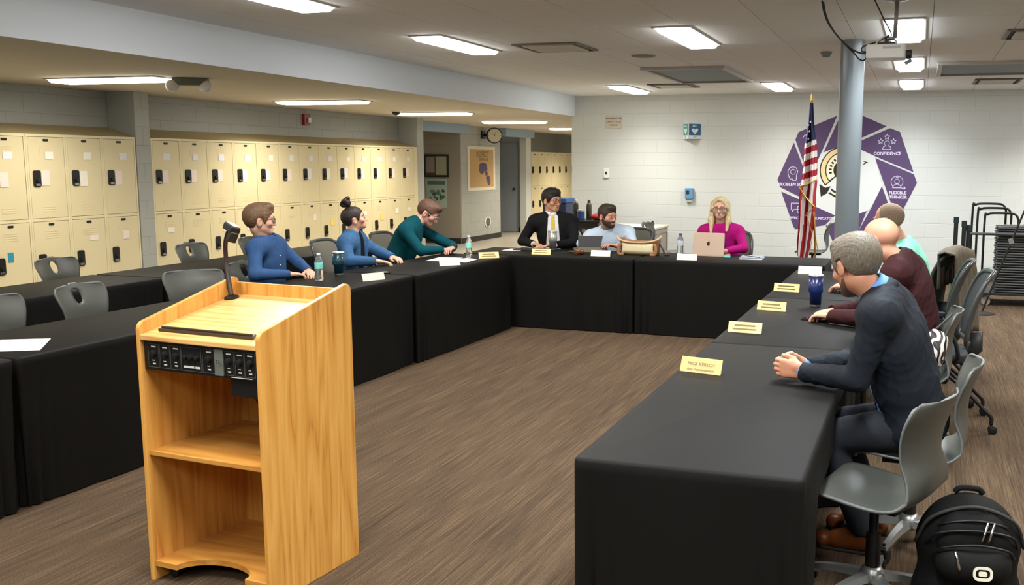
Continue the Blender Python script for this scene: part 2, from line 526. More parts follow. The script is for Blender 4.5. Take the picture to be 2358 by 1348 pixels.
# ------------------------------------------------------------------ ceiling lights
m_diff = mat('light_diffuser', 'ffffff', .5, emit=(1, .98, .95), estr=GLOW)
m_diff_c = mat('light_diffuser_cool', 'ffffff', .5, emit=(.93, .97, 1), estr=GLOW)
m_diff_w = mat('light_diffuser_warm', 'ffffff', .5, emit=(1, .95, .84), estr=GLOW)
m_frame = mat('light_frame', 'c9c6c0', .4)
def ceiling_light(x, y, z, along_y, label, power, color, md, w=.27, ln=1.2, spread=2.3):
    t = thing('ceiling_light', label, 'ceiling light', (x, y, z), 0 if along_y else PI / 2, 'recessed ceiling light panels')
    f = MB(); a, c = w / 2, ln / 2
    for (x0, x1, y0, y1) in ((-a - .018, -a, -c - .018, c + .018), (a, a + .018, -c - .018, c + .018), (-a, a, -c - .018, -c), (-a, a, c, c + .018)):
        f.box(x0, x1, y0, y1, -.012, 0)
    f.build('frame', m_frame, t)
    dm = MB().add([(-a, -c, -.002), (a, -c, -.002), (a, c, -.002), (-a, c, -.002), (-a + .025, -c + .03, -.04), (a - .025, -c + .03, -.04), (a - .025, c - .03, -.04), (-a + .025, c - .03, -.04)], [(4, 7, 6, 5), (0, 4, 5, 1), (1, 5, 6, 2), (2, 6, 7, 3), (3, 7, 4, 0)])
    dm.build('diffuser', md, t)  # glowing sides added below the ceiling plane to brighten the ceiling
    l = bpy.data.lights.new('lamp', 'AREA'); l.shape = 'RECTANGLE'; l.size = w; l.size_y = ln; l.energy = power; l.color = color; l.spread = spread
    o = bpy.data.objects.new('lamp', l); COL.objects.link(o); o.parent = t; o.location = (0, 0, -.044)
    return t
rows = (2.25, 4.95, 8.06, 13.35)
words = {-4.02: 'column of lights beside the soffit', -1.9: 'column of lights through the room centre', -.16: 'column of lights over the seated men'}
for X, w_, ys in ((-4.02, .28, (-.4, 2.25, 5.35, 8.06, 13.45)), (-1.9, .28, (-.4, 2.25, 4.95, 8.06, 13.4)), (-.16, .28, (-.4, 2.25, 4.8, 8.06, 10.75, 13.4)), (2.2, .28, (-.4, 2.25, 5.0, 8.06, 10.75, 13.4))):
    for Y in ys:
        where = 'near the mural wall' if Y > 13 else 'above the projector' if (X == -.16 and Y == 8.06) else 'between the projector and the mural' if Y > 10 else 'halfway down the room' if Y > 7 else 'high over the podium' if Y > 4.5 else 'behind the podium'
        side = {-4.02: 'beside the soffit', -1.9: 'over the open centre', -.16: 'over the seated men', 2.2: 'along the far side'}[X]
        if not (Y < 4 or X == 2.2):
            lab = 'white recessed light panel %s, %s' % (side, where)
        else:
            lab = 'white recessed light panel %s, %s row' % (side, {-.4: 'first', 2.25: 'second'}.get(Y, '%.0f metre' % Y))
        if X == 2.2 and not (Y < 4): lab = 'white recessed light panel out of view, %s' % where
        ceiling_light(X, Y, Zc, True, lab, LAMP_MAIN * {-.16: 1.3, 2.2: 1.9, -4.02: 1.2}.get(X, 1), C_COOL if X == -.16 else C_MAIN, m_diff_c if X == -.16 else m_diff, spread=2.75 if (X == -4.02 and Y < 13) else 2.3)
for i, Y in enumerate((1.4, 4.3, 7.28, 10.6, 13.5, 16.58, 19.95, 23.2)):
    lab = ['second panel behind the view', 'panel beside the podium', 'panel by the emergency lamp', 'panel over the blue shirted man', 'panel over the woman with a bun', 'panel before the double clock', 'panel past the clock', 'last panel of the corridor'][i]
    ceiling_light(-7.15, Y, Zl, False, 'white light panel of the low ceiling, ' + lab, LAMP_LOW * (.8, .8, .82, 1.4, 1.6, 2.2, 3.2, 3.6)[i], C_LOW, m_diff_w)

# ceiling fittings
def vent(x, y, z, w, l, label, name='ceiling_vent'):
    t = thing(name, label, 'vent', (x, y, z))
    f = MB()
    f.box(-w / 2, w / 2, -l / 2, -l / 2 + .03, -.014, 0).box(-w / 2, w / 2, l / 2 - .03, l / 2, -.014, 0)
    f.box(-w / 2, -w / 2 + .03, -l / 2 + .03, l / 2 - .03, -.014, 0).box(w / 2 - .03, w / 2, -l / 2 + .03, l / 2 - .03, -.014, 0)
    f.build('frame', mat('vent_frame', '6e675d', .5), t)
    MB().box(-w / 2 + .07, w / 2 - .07, -l / 2 + .07, l / 2 - .07, -.02, 0).build('plate', mat('vent_plate', 'c2bcae', .5), t, bevel=.004)
    MB().box(-w / 2 + .03, w / 2 - .03, -l / 2 + .03, l / 2 - .03, -.003, 0).build('throat', mat('vent_throat', '3f3b36', .8), t)
    return t
vent(-3.25, 8.5, Zc, .62, .62, 'square plaque air vent between two ceiling lights near the soffit')
vent(-3.27, 13.05, Zc, .6, .6, 'square plaque air vent near the mural wall behind the bearded man')
vent(.9, 8.55, Zc, .6, .6, 'square plaque air vent past the projector')
vent(.87, 13.2, Zc, .55, .75, 'square plaque air vent above the chair stack')
def tray(x, y, w, l, label):
    t = thing('ceiling_panel', label, 'ceiling panel', (x, y, Zc))
    f = MB(); s_ = .05
    f.box(-w / 2, w / 2, -l / 2, -l / 2 + s_, -.03, 0).box(-w / 2, w / 2, l / 2 - s_, l / 2, -.03, 0).box(-w / 2, -w / 2 + s_, -l / 2 + s_, l / 2 - s_, -.03, 0).box(w / 2 - s_, w / 2, -l / 2 + s_, l / 2 - s_, -.03, 0)
    f.build('frame', mat('tray_frame', 'b9b6b0', .5), t, bevel=.004)
    MB().box(-w / 2 + s_, w / 2 - s_, -l / 2 + s_, l / 2 - s_, -.008, 0).build('panel', mat('tray_panel', '7d858a', .6), t)
tray(-2.56, 11.5, .95, 1.9, 'wide framed blue grey panel in the ceiling near the mural wall')
tray(.75, 11.4, 1.25, 1.4, 'wide framed panel in the ceiling above the chair stack')
det = MB().lathe([(.055, 0), (.055, -.012), (.035, -.045), (.012, -.05)], 20).build('smoke_detector', mat('detector', '7c857f', .5), smooth=True)
det.location = (-.9, 9.5, Zc); tag(det, 'small round grey smoke detector on the ceiling beside the column', 'smoke detector')
spk = MB().lathe([(.12, 0), (.12, -.006), (.1, -.012), (.02, -.014)], 28).build('ceiling_speaker', mat('speaker', '8e8880', .7), smooth=True)
spk.location = (-2.67, 9.4, Zc); tag(spk, 'round flush ceiling speaker between the vent and the light panel', 'speaker')
# emergency light with two heads on the low ceiling
t = thing('emergency_light', 'grey twin head emergency light on the low ceiling by the soffit', 'emergency light', (-6.38, 7.42, Zl), .5)
MB().cbox((0, 0, -.035), (.3, .12, .07)).build('housing', mat('emerg', '6d7066', .5), t, bevel=.012)
for s_ in (-1, 1):
    M = Matrix.Translation((s_ * .15, -.06, -.09)) @ Euler((1.15, 0, -s_ * .5)).to_matrix().to_4x4()
    hd = MB().lathe([(.02, -.03), (.05, 0), (.058, .03), (.05, .034)], 20, M).build('lamp_head', m_white, t, smooth=True)
    MB().tube([(s_ * .12, -.02, -.06), (s_ * .14, -.05, -.08)], .012).build('bracket', m_dark, t)
cm = thing('security_camera', 'small dark dome camera on the low ceiling beside the light panel', 'camera', (-7.5, 12.98, Zl))
MB().lathe([(.06, 0), (.06, -.03), (.045, -.05), (.02, -.06)], 20).build('dome', m_dark, cm, smooth=True)
MB().lathe([(.07, 0), (.07, -.012)], 20).build('base', m_white, cm)
fa = thing('fire_alarm', 'red fire alarm strobe on the block wall above the lockers', 'fire alarm', (-8.624, 12.32, 2.265))
MB().box(0, .05, -.07, .07, -.08, .08).build('housing', mat('alarm_red', '8a2a22', .4), fa, bevel=.006)
MB().box(.05, .075, -.005, .06, -.045, .03).build('strobe', mat('strobe', 'd8d2cc', .2), fa, bevel=.004)

# ------------------------------------------------------------------ lockers
m_lock = mat('locker_cream', 'dcd0aa', .38, var=.02, vscale=3)
m_lockd = mat('locker_door', 'd9cda6', .36, var=.02, vscale=2)
m_lplate = mat('lock_plate', '1a1917', .4)
m_paper = mat('paper_white', 'e9e6dc', .8)
PW = .4565
def make_locker():
    t = thing('locker', 'x', 'locker')
    b_ = MB()
    b_.box(-.37, -.018, -PW / 2 + .001, PW / 2 - .001, 0, .1)
    b_.box(-.37, -.03, -PW / 2 + .001, PW / 2 - .001, .1, 1.915)
    for (y0, y1, z0, z1) in ((-PW / 2 + .001, -PW / 2 + .021, .1, 1.915), (PW / 2 - .021, PW / 2 - .001, .1, 1.915), (-PW / 2 + .021, PW / 2 - .021, 1.888, 1.915), (-PW / 2 + .021, PW / 2 - .021, 1.062, 1.09), (-PW / 2 + .021, PW / 2 - .021, .1, .13)):
        b_.box(-.03, 0, y0, y1, z0, z1)
    b_.build('body', m_lock, t)
    for (z0, z1) in ((1.094, 1.884), (.134, 1.058)):
        d = MB().box(-.026, -.002, -PW / 2 + .025, PW / 2 - .025, z0, z1)
        h_ = z1 - z0
        for k in range(4): d.box(-.003, .0, -.075, .075, z1 - .1 - .022 * k, z1 - .093 - .022 * k)
        for k in range(3): d.box(-.003, .0, -.075, .075, z0 + .06 + .022 * k, z0 + .067 + .022 * k)
        d = d.build('door', m_lockd, t)
        zc = z0 + h_ * (.49 if z0 > 1 else .57)
        lp = MB().prism(rrect(.085, .16, .02), -.001, .008, frame_M((0, -PW / 2 + .1, zc), (0, 1, 0), (0, 0, 1)))
        lp.lathe([(.02, 0), (.02, .018), (.012, .02)], 14, frame_M((.006, -PW / 2 + .105, zc - .02), (0, 1, 0), (0, 0, 1)))
        lp.build('lock_plate', m_lplate, d)
        MB().box(.007, .016, -PW / 2 + .075, -PW / 2 + .125, zc - .07, zc - .05).build('latch', m_steel, d)
        MB().prism(rrect(.06, .022, .006), -.001, .004, frame_M((0, 0, z1 - .028), (0, 1, 0), (0, 0, 1))).build('number_plate', m_lplate, d)
    return t
proto = make_locker()
rl = random.Random(3)
ordn = 'first second third fourth fifth sixth seventh eighth ninth tenth eleventh twelfth thirteenth fourteenth'.split()
def note(door, w, h, y, z, m=m_paper, name='paper'):
    MB().box(-.001, .0025, y - w / 2, y + w / 2, z - h / 2, z + h / 2).build(name, m, door)
m_sticker = mat('sticker_lilac', 'dfe0e6', .6); m_pinkp = mat('paper_pink', 'e8d9d0', .7)
def place_locker(x, y, label, papers=True):
    global proto
    if proto.get('label') == 'x': t = proto
    else: t = copy_tree(proto0)
    t.location = (x, y, 0); t['label'] = label; t['group'] = 'cream two tier metal lockers'
    return t
def copy_clean(): pass
proto0 = copy_tree(proto)      # pristine source, itself used for the last locker placed
lock_list = [(Xl, 8.69 - PW * (k + .5), 'cream two tier locker, %s from the slim pilaster towards the podium' % ordn[k], 0) for k in range(9)]
lock_list += [(Xl, 8.915 + PW * (k + .5), 'cream two tier locker, %s past the slim pilaster, before the corridor' % ordn[k], 0) for k in range(13)]
lock_list += [(-8.95, 21.74 + PW * (k + .5), 'cream locker far down the corridor, %s from the pale pillar' % ordn[k], 1) for k in range(7)]
for n_, (x, y, lab, far) in enumerate(lock_list):
    t = proto if n_ == 0 else (proto0 if n_ == len(lock_list) - 1 else copy_tree(proto0))
    t.location = (x, y, 0); tag(t, lab, 'locker', 'cream two tier metal lockers')
    doors = [c for c in t.children if c.name.startswith('door')]
    doors.sort(key=lambda d: -max(v.co.z for v in d.data.vertices))
    if far: continue
    up, lo = doors
    if rl.random() < .92: note(up, .09, .15 * rl.uniform(.9, 1.05), -PW / 2 + .2, 1.48 + rl.uniform(-.01, .01), rl.choice([m_paper, m_sticker, m_pinkp]))
    if rl.random() < .9: note(up, rl.uniform(.07, .12), rl.uniform(.06, .08), .02 + rl.uniform(-.02, .03), 1.705, rl.choice([m_paper, m_sticker]), 'sticker')
    if rl.random() < .45: note(lo, rl.uniform(.07, .11), rl.uniform(.05, .09), .03 + rl.uniform(-.04, .04), .85 + rl.uniform(-.04, .02), rl.choice([m_paper, m_pinkp, m_paper]), 'sticker')
    if n_ in (16, 19): note(lo, .1, .09, .04, .78, mat('note_yellow', 'e6cf6a', .7), 'sticker')
    if n_ == 3: note(lo, .06, .09, -.02, .74, mat('sticker_teal', '2f8fae', .5), 'sticker')
m_hood = mat('hood_tan', 'a5956c', .5)
for (y0, y1, lab) in ((8.69 - PW * 9, 8.69, 'tan sloped metal hood over the lockers nearest the podium'), (8.93, 8.915 + PW * 13 + .02, 'tan sloped metal hood over the lockers past the pilaster')):
    hd = MB().add([(Xl - .36, y0, 1.917), (Xl - .005, y0, 1.917), (Xl - .36, y0, 2.02), (Xl - .36, y1, 1.917), (Xl - .005, y1, 1.917), (Xl - .36, y1, 2.02)], [(0, 1, 2), (5, 4, 3), (1, 4, 5, 2), (0, 3, 4, 1), (0, 2, 5, 3)]).build('locker_hood', m_hood)
    tag(hd, lab, 'locker hood')
ft = MB().box(Xl - .36, Xl - .004, 8.915 + PW * 13 + .001, 14.955, 0, 1.915).build('locker_filler', m_lock)
tag(ft, 'narrow cream filler strip closing the end of the locker row', 'filler panel')
for (y0, y1, lab) in ((8.69, 8.703, 'thin cream filler strip on the podium side of the pilaster'),):
    pass

# ------------------------------------------------------------------ wall mural (painted on the block wall)
def MZ(x, y):
    return (-2.07 + (x - 38) * .001682, 2.41 - (y - 80) * .001729)
mural = thing('wall_mural', 'purple aperture shaped mural with a helmet emblem on the block wall', 'mural', (0, Yw - .0045, 0))
WM = Matrix(((1, 0, 0, 0), (0, 0, -1, 0), (0, 1, 0, 0), (0, 0, 0, 1)))   # local xy -> wall xz, +z towards the room
m_purp = mat('mural_purple', '554066', .6)
m_mwhite = mat('mural_white', 'dcd6ea', .6); m_mbase = mat('mural_ground', 'd9dcda', .6)
m_gold = mat('emblem_gold', 'e3cf97', .6); m_cream = mat('emblem_cream', 'ece3c6', .6); m_mdark = mat('emblem_dark', '26221a', .6)
def flat(poly, z0, z1, name, m, parent=mural):
    return MB().prism(poly, z0, z1, WM).build(name, m, parent)
segs = [
    [(188, 300), (215, 235), (548, 97), (395, 470), (262, 487)],
    [(582, 80), (654, 52), (790, 110), (972, 190), (690, 318), (440, 408)],
    [(1000, 205), (1085, 236), (1213, 572), (885, 440), (700, 358), (700, 335)],
    [(885, 455), (1217, 590), (1245, 660), (1094, 985)],
    [(952, 692), (1080, 1010), (1010, 1185), (850, 1250), (765, 1085), (868, 880)],
    [(832, 905), (775, 1060), (700, 1240), (640, 1262), (575, 1235), (480, 1040), (575, 1000)],
    [(75, 750), (240, 818), (560, 950), (470, 1035), (212, 1078), (193, 1055)],
    [(38, 645), (176, 325), (330, 690), (235, 790), (66, 712)],
]
flat([MZ(*p) for p in ((262, 487), (435, 408), (690, 318), (885, 445), (952, 692), (868, 880), (832, 905), (575, 1000), (240, 818), (330, 690))], 0, .0006, 'ground', m_mbase)
for sgm in segs: flat([MZ(*p) for p in sgm], .0004, .0012, 'panel', m_purp)
# helmet emblem
C0 = MZ(620, 560)
def arc(r0, r1, a0, a1, n=28):
    A = [math.radians(a0 + (a1 - a0) * k / n) for k in range(n + 1)]
    return [(C0[0] + r1 * math.cos(a), C0[1] + r1 * math.sin(a)) for a in A] + [(C0[0] + r0 * math.cos(a), C0[1] + r0 * math.sin(a)) for a in reversed(A)]
hm = flat(arc(.0, .352, 50, 222), .0012, .0016, 'helmet', m_mdark)
flat(arc(.27, .335, 52, 219), .0016, .002, 'crest', m_gold, hm)
flat(arc(.0, .255, 45, 216), .0016, .002, 'crown', m_cream, hm)
flat(arc(.0, .15, 30, 230), .002, .0024, 'face', m_mdark, hm)
for k in range(9):
    a = math.radians(72 + 15 * k); c_, s_ = math.cos(a), math.sin(a)
    q = [(C0[0] + r_ * c_ - w_ * s_, C0[1] + r_ * s_ + w_ * c_) for r_, w_ in ((.175, -.012), (.215, -.014), (.215, .014), (.175, .012))]
    flat(q, .002, .0024, 'stud', m_mdark, hm)
for poly, m_ in (([(412, 680), (464, 712), (512, 698), (481, 761), (428, 790)], m_mdark), ([(448, 700), (490, 690), (470, 712)], m_cream), ([(485, 756), (517, 750), (575, 788), (610, 812), (600, 822)], m_mdark), ([(510, 712), (545, 735), (610, 755), (610, 775), (530, 765)], m_mdark), ([(505, 725), (522, 742), (600, 782), (600, 795), (520, 760)], m_cream), ([(776, 478), (828, 490), (776, 520), (800, 492)], m_mdark)):
    flat([MZ(*p) for p in poly], .0016, .0021 if m_ is m_mdark else .0024, 'guard', m_, hm)
def line_icon(polys, w=.009):
    mb = MB()
    for poly, closed in polys:
        P = [Vector((*MZ(*p), 0)) for p in poly]; n = len(P)
        for i in range(n if closed else n - 1):
            a, b_ = P[i], P[(i + 1) % n]; d = (b_ - a); 
            if d.length < 1e-5: continue
            d.normalize(); nn = Vector((-d.y, d.x, 0)) * w / 2; a = a - d * w / 3; b_ = b_ + d * w / 3
            mb.prism([(q.x, q.y) for q in (a - nn, b_ - nn, b_ + nn, a + nn)], .0011, .0018, WM)
    return mb.build('icon', m_mwhite, mural)
def circ(cx, cy, r, n=16, a0=0, a1=360):
    return [(cx + r * math.cos(math.radians(a0 + (a1 - a0) * k / n)), cy - r * math.sin(math.radians(a0 + (a1 - a0) * k / n))) for k in range(n + (0 if a1 - a0 == 360 else 1))]
def star(cx, cy, r):
    return [(cx + (r if k % 2 == 0 else r * .45) * math.sin(PI * k / 5), cy - (r if k % 2 == 0 else r * .45) * math.cos(PI * k / 5)) for k in range(10)]
line_icon([(star(980, 278, 25), True), (star(926, 315, 24), True), (star(1034, 315, 24), True), (circ(980, 332, 21), True), ([(945, 383), (950, 362), (972, 352), (990, 352), (1012, 362), (1016, 383)], True)])
line_icon([(circ(1078, 655, 50, 20, -50, 230), False), (circ(1078, 650, 20), True), ([(1042, 705), (1050, 686), (1066, 674), (1090, 674), (1108, 688), (1115, 705)], True), ([(1115, 707), (1152, 707), (1140, 697)], False), ([(1152, 707), (1140, 717)], False), ([(1078, 600), (1068, 615), (1088, 615)], True)])
line_icon([([(150, 640), (132, 600), (130, 570), (150, 540), (178, 534), (205, 545), (218, 575), (208, 605), (206, 650), (175, 652), (172, 640)], True), (circ(175, 578, 22), True), (circ(175, 578, 8), True)])
line_icon([([(168, 850), (240, 850), (240, 905), (195, 905), (178, 925), (178, 905), (168, 905)], True), ([(225, 880), (265, 880), (265, 935), (255, 945), (225, 930)], True)])
line_icon([([(255, 285), (268, 262), (290, 262)], False)])
for txt, x, y, sz in (('CONFIDENCE', 985, 418, .062), ('FLEXIBLE', 1088, 748, .062), ('THINKER', 1092, 785, .062), ('PROBLEM SOLVER', 195, 688, .062), ('EFFECTIVE COMMUNICATOR', 350, 980, .05)):
    x_, z_ = MZ(x, y)
    lettering(txt, sz, m_mwhite, mural, Matrix.Translation((x_, -.0012, z_)) @ WM, bold=.0015)

# ================================================================== TABLES
m_cloth = mat('black_cloth', '131210', .6, bump=.05, bscale=500, ior=1.22)
def cloth_mesh(w, l, H=.742, seed=1, drop=.735, dents=()):
    """a fitted floor length cloth: w along x, l along y"""
    rs = random.Random(seed); a, b = w / 2, l / 2; r = .022
    per = []
    def side(p, q, n, nx, ny):
        for k in range(n):
            t = k / n
            per.append((p[0] + (q[0] - p[0]) * t, p[1] + (q[1] - p[1]) * t, nx, ny, min(t, 1 - t) * math.dist(p, q)))
    def corner(cx, cy, a0):
        for k in range(5):
            an = math.radians(a0 + 90 * k / 5)
            per.append((cx + r * math.cos(an), cy + r * math.sin(an), math.cos(an), math.sin(an), 0))
    nl, nw = int(l / .022), int(w / .022)
    side((a, -b + r), (a, b - r), nl, 1, 0); corner(a - r, b - r, 0)
    side((a - r, b), (-a + r, b), nw, 0, 1); corner(-a + r, b - r, 90)
    side((-a, b - r), (-a, -b + r), nl, -1, 0); corner(-a + r, -b + r, 180)
    side((-a + r, -b), (a - r, -b), nw, 0, -1); corner(a - r, -b + r, 270)
    ph = [rs.uniform(0, 6) for _ in range(8)]
    rows = []
    for z, ins, t in ((H, .014, 0), (H - .003, .006, 0), (H - .012, .001, 0), (H - .04, 0, .03), (.66, 0, .12), (.6, 0, .2), (.53, 0, .3), (.45, 0, .42), (.3, 0, .66), (.15, 0, .85), (H - drop, 0, 1)):
        row = []; s_ = 0; last = None
        for (x, y, nx, ny, dc) in per:
            if last: s_ += math.dist(last, (x, y))
            last = (x, y)
            near = math.exp(-(dc / .16) ** 2)
            f = .004 * math.sin(9 * s_ + ph[0]) + .003 * math.sin(17 * s_ + ph[1] + math.sin(3 * s_)) + .0035 * math.sin(31 * s_ + ph[2]) * (.5 + .5 * math.sin(2.3 * s_ + ph[3]))
            g = near * (-.012 + .016 * math.sin(95 * dc + ph[4]))
            off = -ins + (f + g - .004) * t ** .8
            off = min(off, .007)
            for (sd, c_, hw_, dp_, ztop) in dents:
                if (sd == 'x+' and nx == 1) or (sd == 'x-' and nx == -1): q = (y - c_) / hw_
                elif (sd == 'y+' and ny == 1): q = (x - c_) / hw_
                else: continue
                if abs(q) < 1 and z < ztop: off -= dp_ * (math.cos(q * PI / 2) ** .6) * min(1, (ztop - z) / .16)
            row.append((x + nx * off, y + ny * off, z))
        rows.append(row)
    mb = MB(); mb.grid(rows[::-1], closed=True)
    n = len(per)
    mb.f.append([len(mb.v) - n + k for k in range(n)][::1]); mb.mi.append(0)
    me = mb.mesh('tablecloth')
    bm = bmesh.new(); bm.from_mesh(me); bmesh.ops.recalc_face_normals(bm, faces=bm.faces); bm.to_mesh(me); bm.free()
    return me
m_ply = mat('table_top_grey', '7d7a74', .6)
def covered_table(x0, x1, y0, y1, label, rz=0, seed=1, dents=()):
    t = thing('covered_table', label, 'table', ((x0 + x1) / 2, (y0 + y1) / 2, 0), rz, 'tables under black floor length cloths')
    w, l = x1 - x0, y1 - y0
    o = obj('tablecloth', cloth_mesh(w, l, seed=seed, dents=dents), m_cloth, t, smooth=False); smooth_by_angle(o, .9)
    MB().box(-w / 2 + .03, w / 2 - .03, -l / 2 + .03, l / 2 - .03, .70, .728).build('tabletop', m_ply, t)
    for sx in (-1, 1):
        for sy in (-1, 1):
            MB().tube([(sx * (w / 2 - .08), sy * (l / 2 - .1), .004), (sx * (w / 2 - .08), sy * (l / 2 - .1), .70)], .014).build('leg', m_dark, t)
    return t
# long row facing the podium side (drifts slightly towards the room as it recedes)
for k, (y0, y1, xf, lab) in enumerate(((1.62, 3.43, -4.04, 'black clothed table carrying the white sheet, behind the podium'), (3.45, 5.245, -4.005, 'black clothed table behind the podium, next after the one with the white sheet'), (5.265, 7.055, -3.968, 'black clothed table where the man in the blue shirt sits'), (7.075, 8.9, -3.905, 'black clothed table where the man in teal leans'))):
    covered_table(xf - .75, xf, y0, y1, lab, -.021, 10 + k, [('x-', c_ - (y0 + y1) / 2, .42, .34, .70) for c_ in ((), (5.1,), (6.62,), (7.8, 8.62))[k]])
covered_table(-4.46, -2.642, 8.98, 9.73, 'black clothed table at the head, before the man in the black suit', 0, 21, [('y+', -.3, .42, .34, .70), ('y+', .33, .42, .34, .70)])
covered_table(-2.628, -.80, 8.98, 9.73, 'black clothed table at the head, under the pinkish laptop', 0, 22, [('y+', -.24, .42, .34, .70)])
for k, (y0, y1, lab) in enumerate(((2.79, 4.885, 'black clothed table nearest the camera, under the clasped hands'), (4.897, 6.70, 'black clothed table under the navy tumbler'), (6.712, 8.54, 'black clothed table of the bald men, next to the column'))):
    covered_table(-1.015, -.285, y0, y1, lab, 0, 31 + k, [('x+', c_ - (y0 + y1) / 2, hw_, dp_, zt_) for (c_, hw_, dp_, zt_) in (((3.67, .42, .24, .50), (4.25, .42, .3, .66)), ((5.83, .45, .34, .70),), ((7.2, .45, .34, .70),))[k]])
for k, (y0, y1, lab) in enumerate(((2.6, 4.4, 'black clothed table of the rear row beside the lockers, podium end'), (4.42, 6.22, 'black clothed table of the rear row, before the chair with the oval hole'), (6.24, 8.04, 'black clothed table of the rear row, behind the blue shirted man'), (8.06, 9.3, 'black clothed table ending the rear row, behind the woman with a bun'))):
    covered_table(-6.41, -5.70, y0, y1, lab, 0, 41 + k)

# ================================================================== CHAIRS
m_shell = mat('chair_shell', '4b4d47', .36, bump=.06, bscale=350)
m_shell_d = mat('chair_shell_dark', '2b2e2e', .5)
m_alu = mat('chair_alu', 'a5a6a2', .35, metal=.8)
m_rim = mat('chair_rim', '6c6e6b', .4)
def shell_mesh(hole=True):
    P = [(.228, .398, .150), (.222, .420, .185), (.18, .432, .205), (.09, .425, .217), (-.02, .414, .218), (-.10, .411, .212), (-.165, .426, .205), (-.208, .47, .198), (-.226, .54, .188), (-.222, .61, .182), (-.224, .68, .195), (-.238, .74, .213), (-.258, .79, .222), (-.27, .822, .215), (-.277, .840, .195), (-.279, .846, .165)]
    S = spline([(p[0], p[1], p[2]) for p in P], 3)
    nu = 24; rows = []
    for p in S:
        y, z, hw = p
        back = min(1, max(0, (z - .46) / .16))
        row = []
        for k in range(nu + 1):
            u = -1 + 2 * k / nu
            row.append((u * hw, y + back * .05 * u * u, z + (1 - back) * .02 * u * u * (1 if y > -.2 else .5)))
        rows.append(row)
    mb = MB().grid(rows); W = nu + 1
    if hole:
        cz, rx, rz = .765, .037, .052
        kill = set(); dist = {}
        for i, v in enumerate(mb.v):
            if v.z > .62 and v.y < -.1:
                d = math.hypot(v.x / rx, (v.z - cz) / rz); dist[i] = d
        faces = []
        for f in mb.f:
            c = sum((mb.v[i] for i in f), Vector()) / 4
            if c.z > .62 and c.y < -.1 and math.hypot(c.x / rx, (c.z - cz) / rz) < 1: continue
            faces.append(f)
        cnt = {}
        for f in faces:
            for i in f: cnt[i] = cnt.get(i, 0) + 1
        for i, d in dist.items():
            inside_ring = cnt.get(i, 0) and cnt[i] < 4 and .3 < d < 1.9 and abs(mb.v[i].x) < .12
            if inside_ring:
                v = mb.v[i]; mb.v[i] = Vector((v.x / d, v.y, cz + (v.z - cz) / d))
        mb.f = faces; mb.mi = [0] * len(faces)
    me = mb.mesh('shell')
    bm = bmesh.new(); bm.from_mesh(me)
    bmesh.ops.delete(bm, geom=[v for v in bm.verts if not v.link_faces], context='VERTS')
    bm.to_mesh(me); bm.free()
    return me
def add_base(t, z_top=.40):
    MB().lathe([(.028, .1), (.028, .27), (.018, .27), (.018, z_top)], 16).build('post', m_black, t, smooth=False)
    MB().box(-.09, .09, -.12, .12, z_top - .012, z_top + .006).build('seat_plate', m_black, t)
    hub = MB().lathe([(.045, .075), (.05, .1), (.04, .13), (.03, .14)], 18).build('hub', m_alu, t, smooth=True)
    for k in range(5):
        a = 2 * PI * k / 5 + .3; d = Vector((math.cos(a), math.sin(a), 0))
        s_ = Vector((-d.y, d.x, 0))
        M = frame_M((0, 0, 0), d, s_)
        lg = MB()
        n = 6; rows = []
        for i in range(n + 1):
            q = i / n; r_ = .03 + .25 * q; w = .026 - .012 * q; zt = .118 - .032 * q * q - .012 * q; zb = zt - .03 + .012 * q
            rows.append([(r_, -w, zb), (r_, w, zb), (r_, w * .7, zt), (r_, -w * .7, zt)])
        lg.grid(rows, M, closed=True); lg.f.append([len(lg.v) - 4 + j for j in range(4)]); lg.mi.append(0)
        lg = lg.build('leg', m_alu, t)
        c = d * .27
        cs = MB()
        Mc = frame_M((c.x, c.y, .03), (0, 0, 1), d)
        for sg in (-.014, .014): cs.lathe([(.012, sg - .009), (.029, sg - .007), (.029, sg + .007), (.012, sg + .009)], 14, Matrix.Translation((c.x, c.y, .0295)) @ Matrix.Rotation(a, 4, 'Z') @ Matrix.Rotation(PI / 2, 4, 'X'))
        cs.tube([(c.x, c.y, .05), (c.x, c.y, .085)], .008)
        cs.build('caster', m_black, lg)
def make_shell_chair(label, hole=True):
    t = thing('shell_chair', label, 'chair')
    sh = obj('shell', shell_mesh(hole), [m_shell, m_rim], t, smooth=True)
    so = sh.modifiers.new('thickness', 'SOLIDIFY'); so.thickness = .011; so.offset = -1; so.material_offset_rim = 1
    add_base(t)
    return t
shell_proto = make_shell_chair('x')
shell_plain = None
def shell_chair(x, y, deg, label, first=[True], hole=True):
    global shell_plain
    if hole:
        t = shell_proto if first[0] else copy_tree(shell_proto); first[0] = False
    else:
        t = make_shell_chair('x', False) if shell_plain is None else copy_tree(shell_plain)
        shell_plain = shell_plain or t
    t.location = (x, y, 0); t.rotation_euler = (0, 0, math.radians(deg)); tag(t, label, 'chair', 'grey plastic shell chairs')
    return t
shell_chair(-6.73, 6.38, -88, 'grey shell chair with an oval hole, between the rear table and the lockers')
shell_chair(-6.73, 7.96, -90, 'grey shell chair with an oval hole, beside the lockers past the pilaster')
shell_chair(-6.73, 8.88, -92, 'grey shell chair beside the lockers, half hidden behind the blue shirted man', hole=False)
shell_chair(-5.11, 5.07, -86, 'grey shell chair with an oval hole at the front row, beyond the podium edge')
shell_chair(-5.13, 4.42, -90, 'grey shell chair without a hole, beside the white sheet on the table', hole=False)
shell_chair(-5.05, 5.86, -128, 'dark shell chair tucked in between the podium and the blue shirted man', hole=False)
shell_chair(-5.07, 6.66, -95, 'grey shell chair that the man in the blue shirt sits on')
shell_chair(-.11, 3.67, 68, 'empty grey shell chair nearest the camera beside the backpack', hole=False)
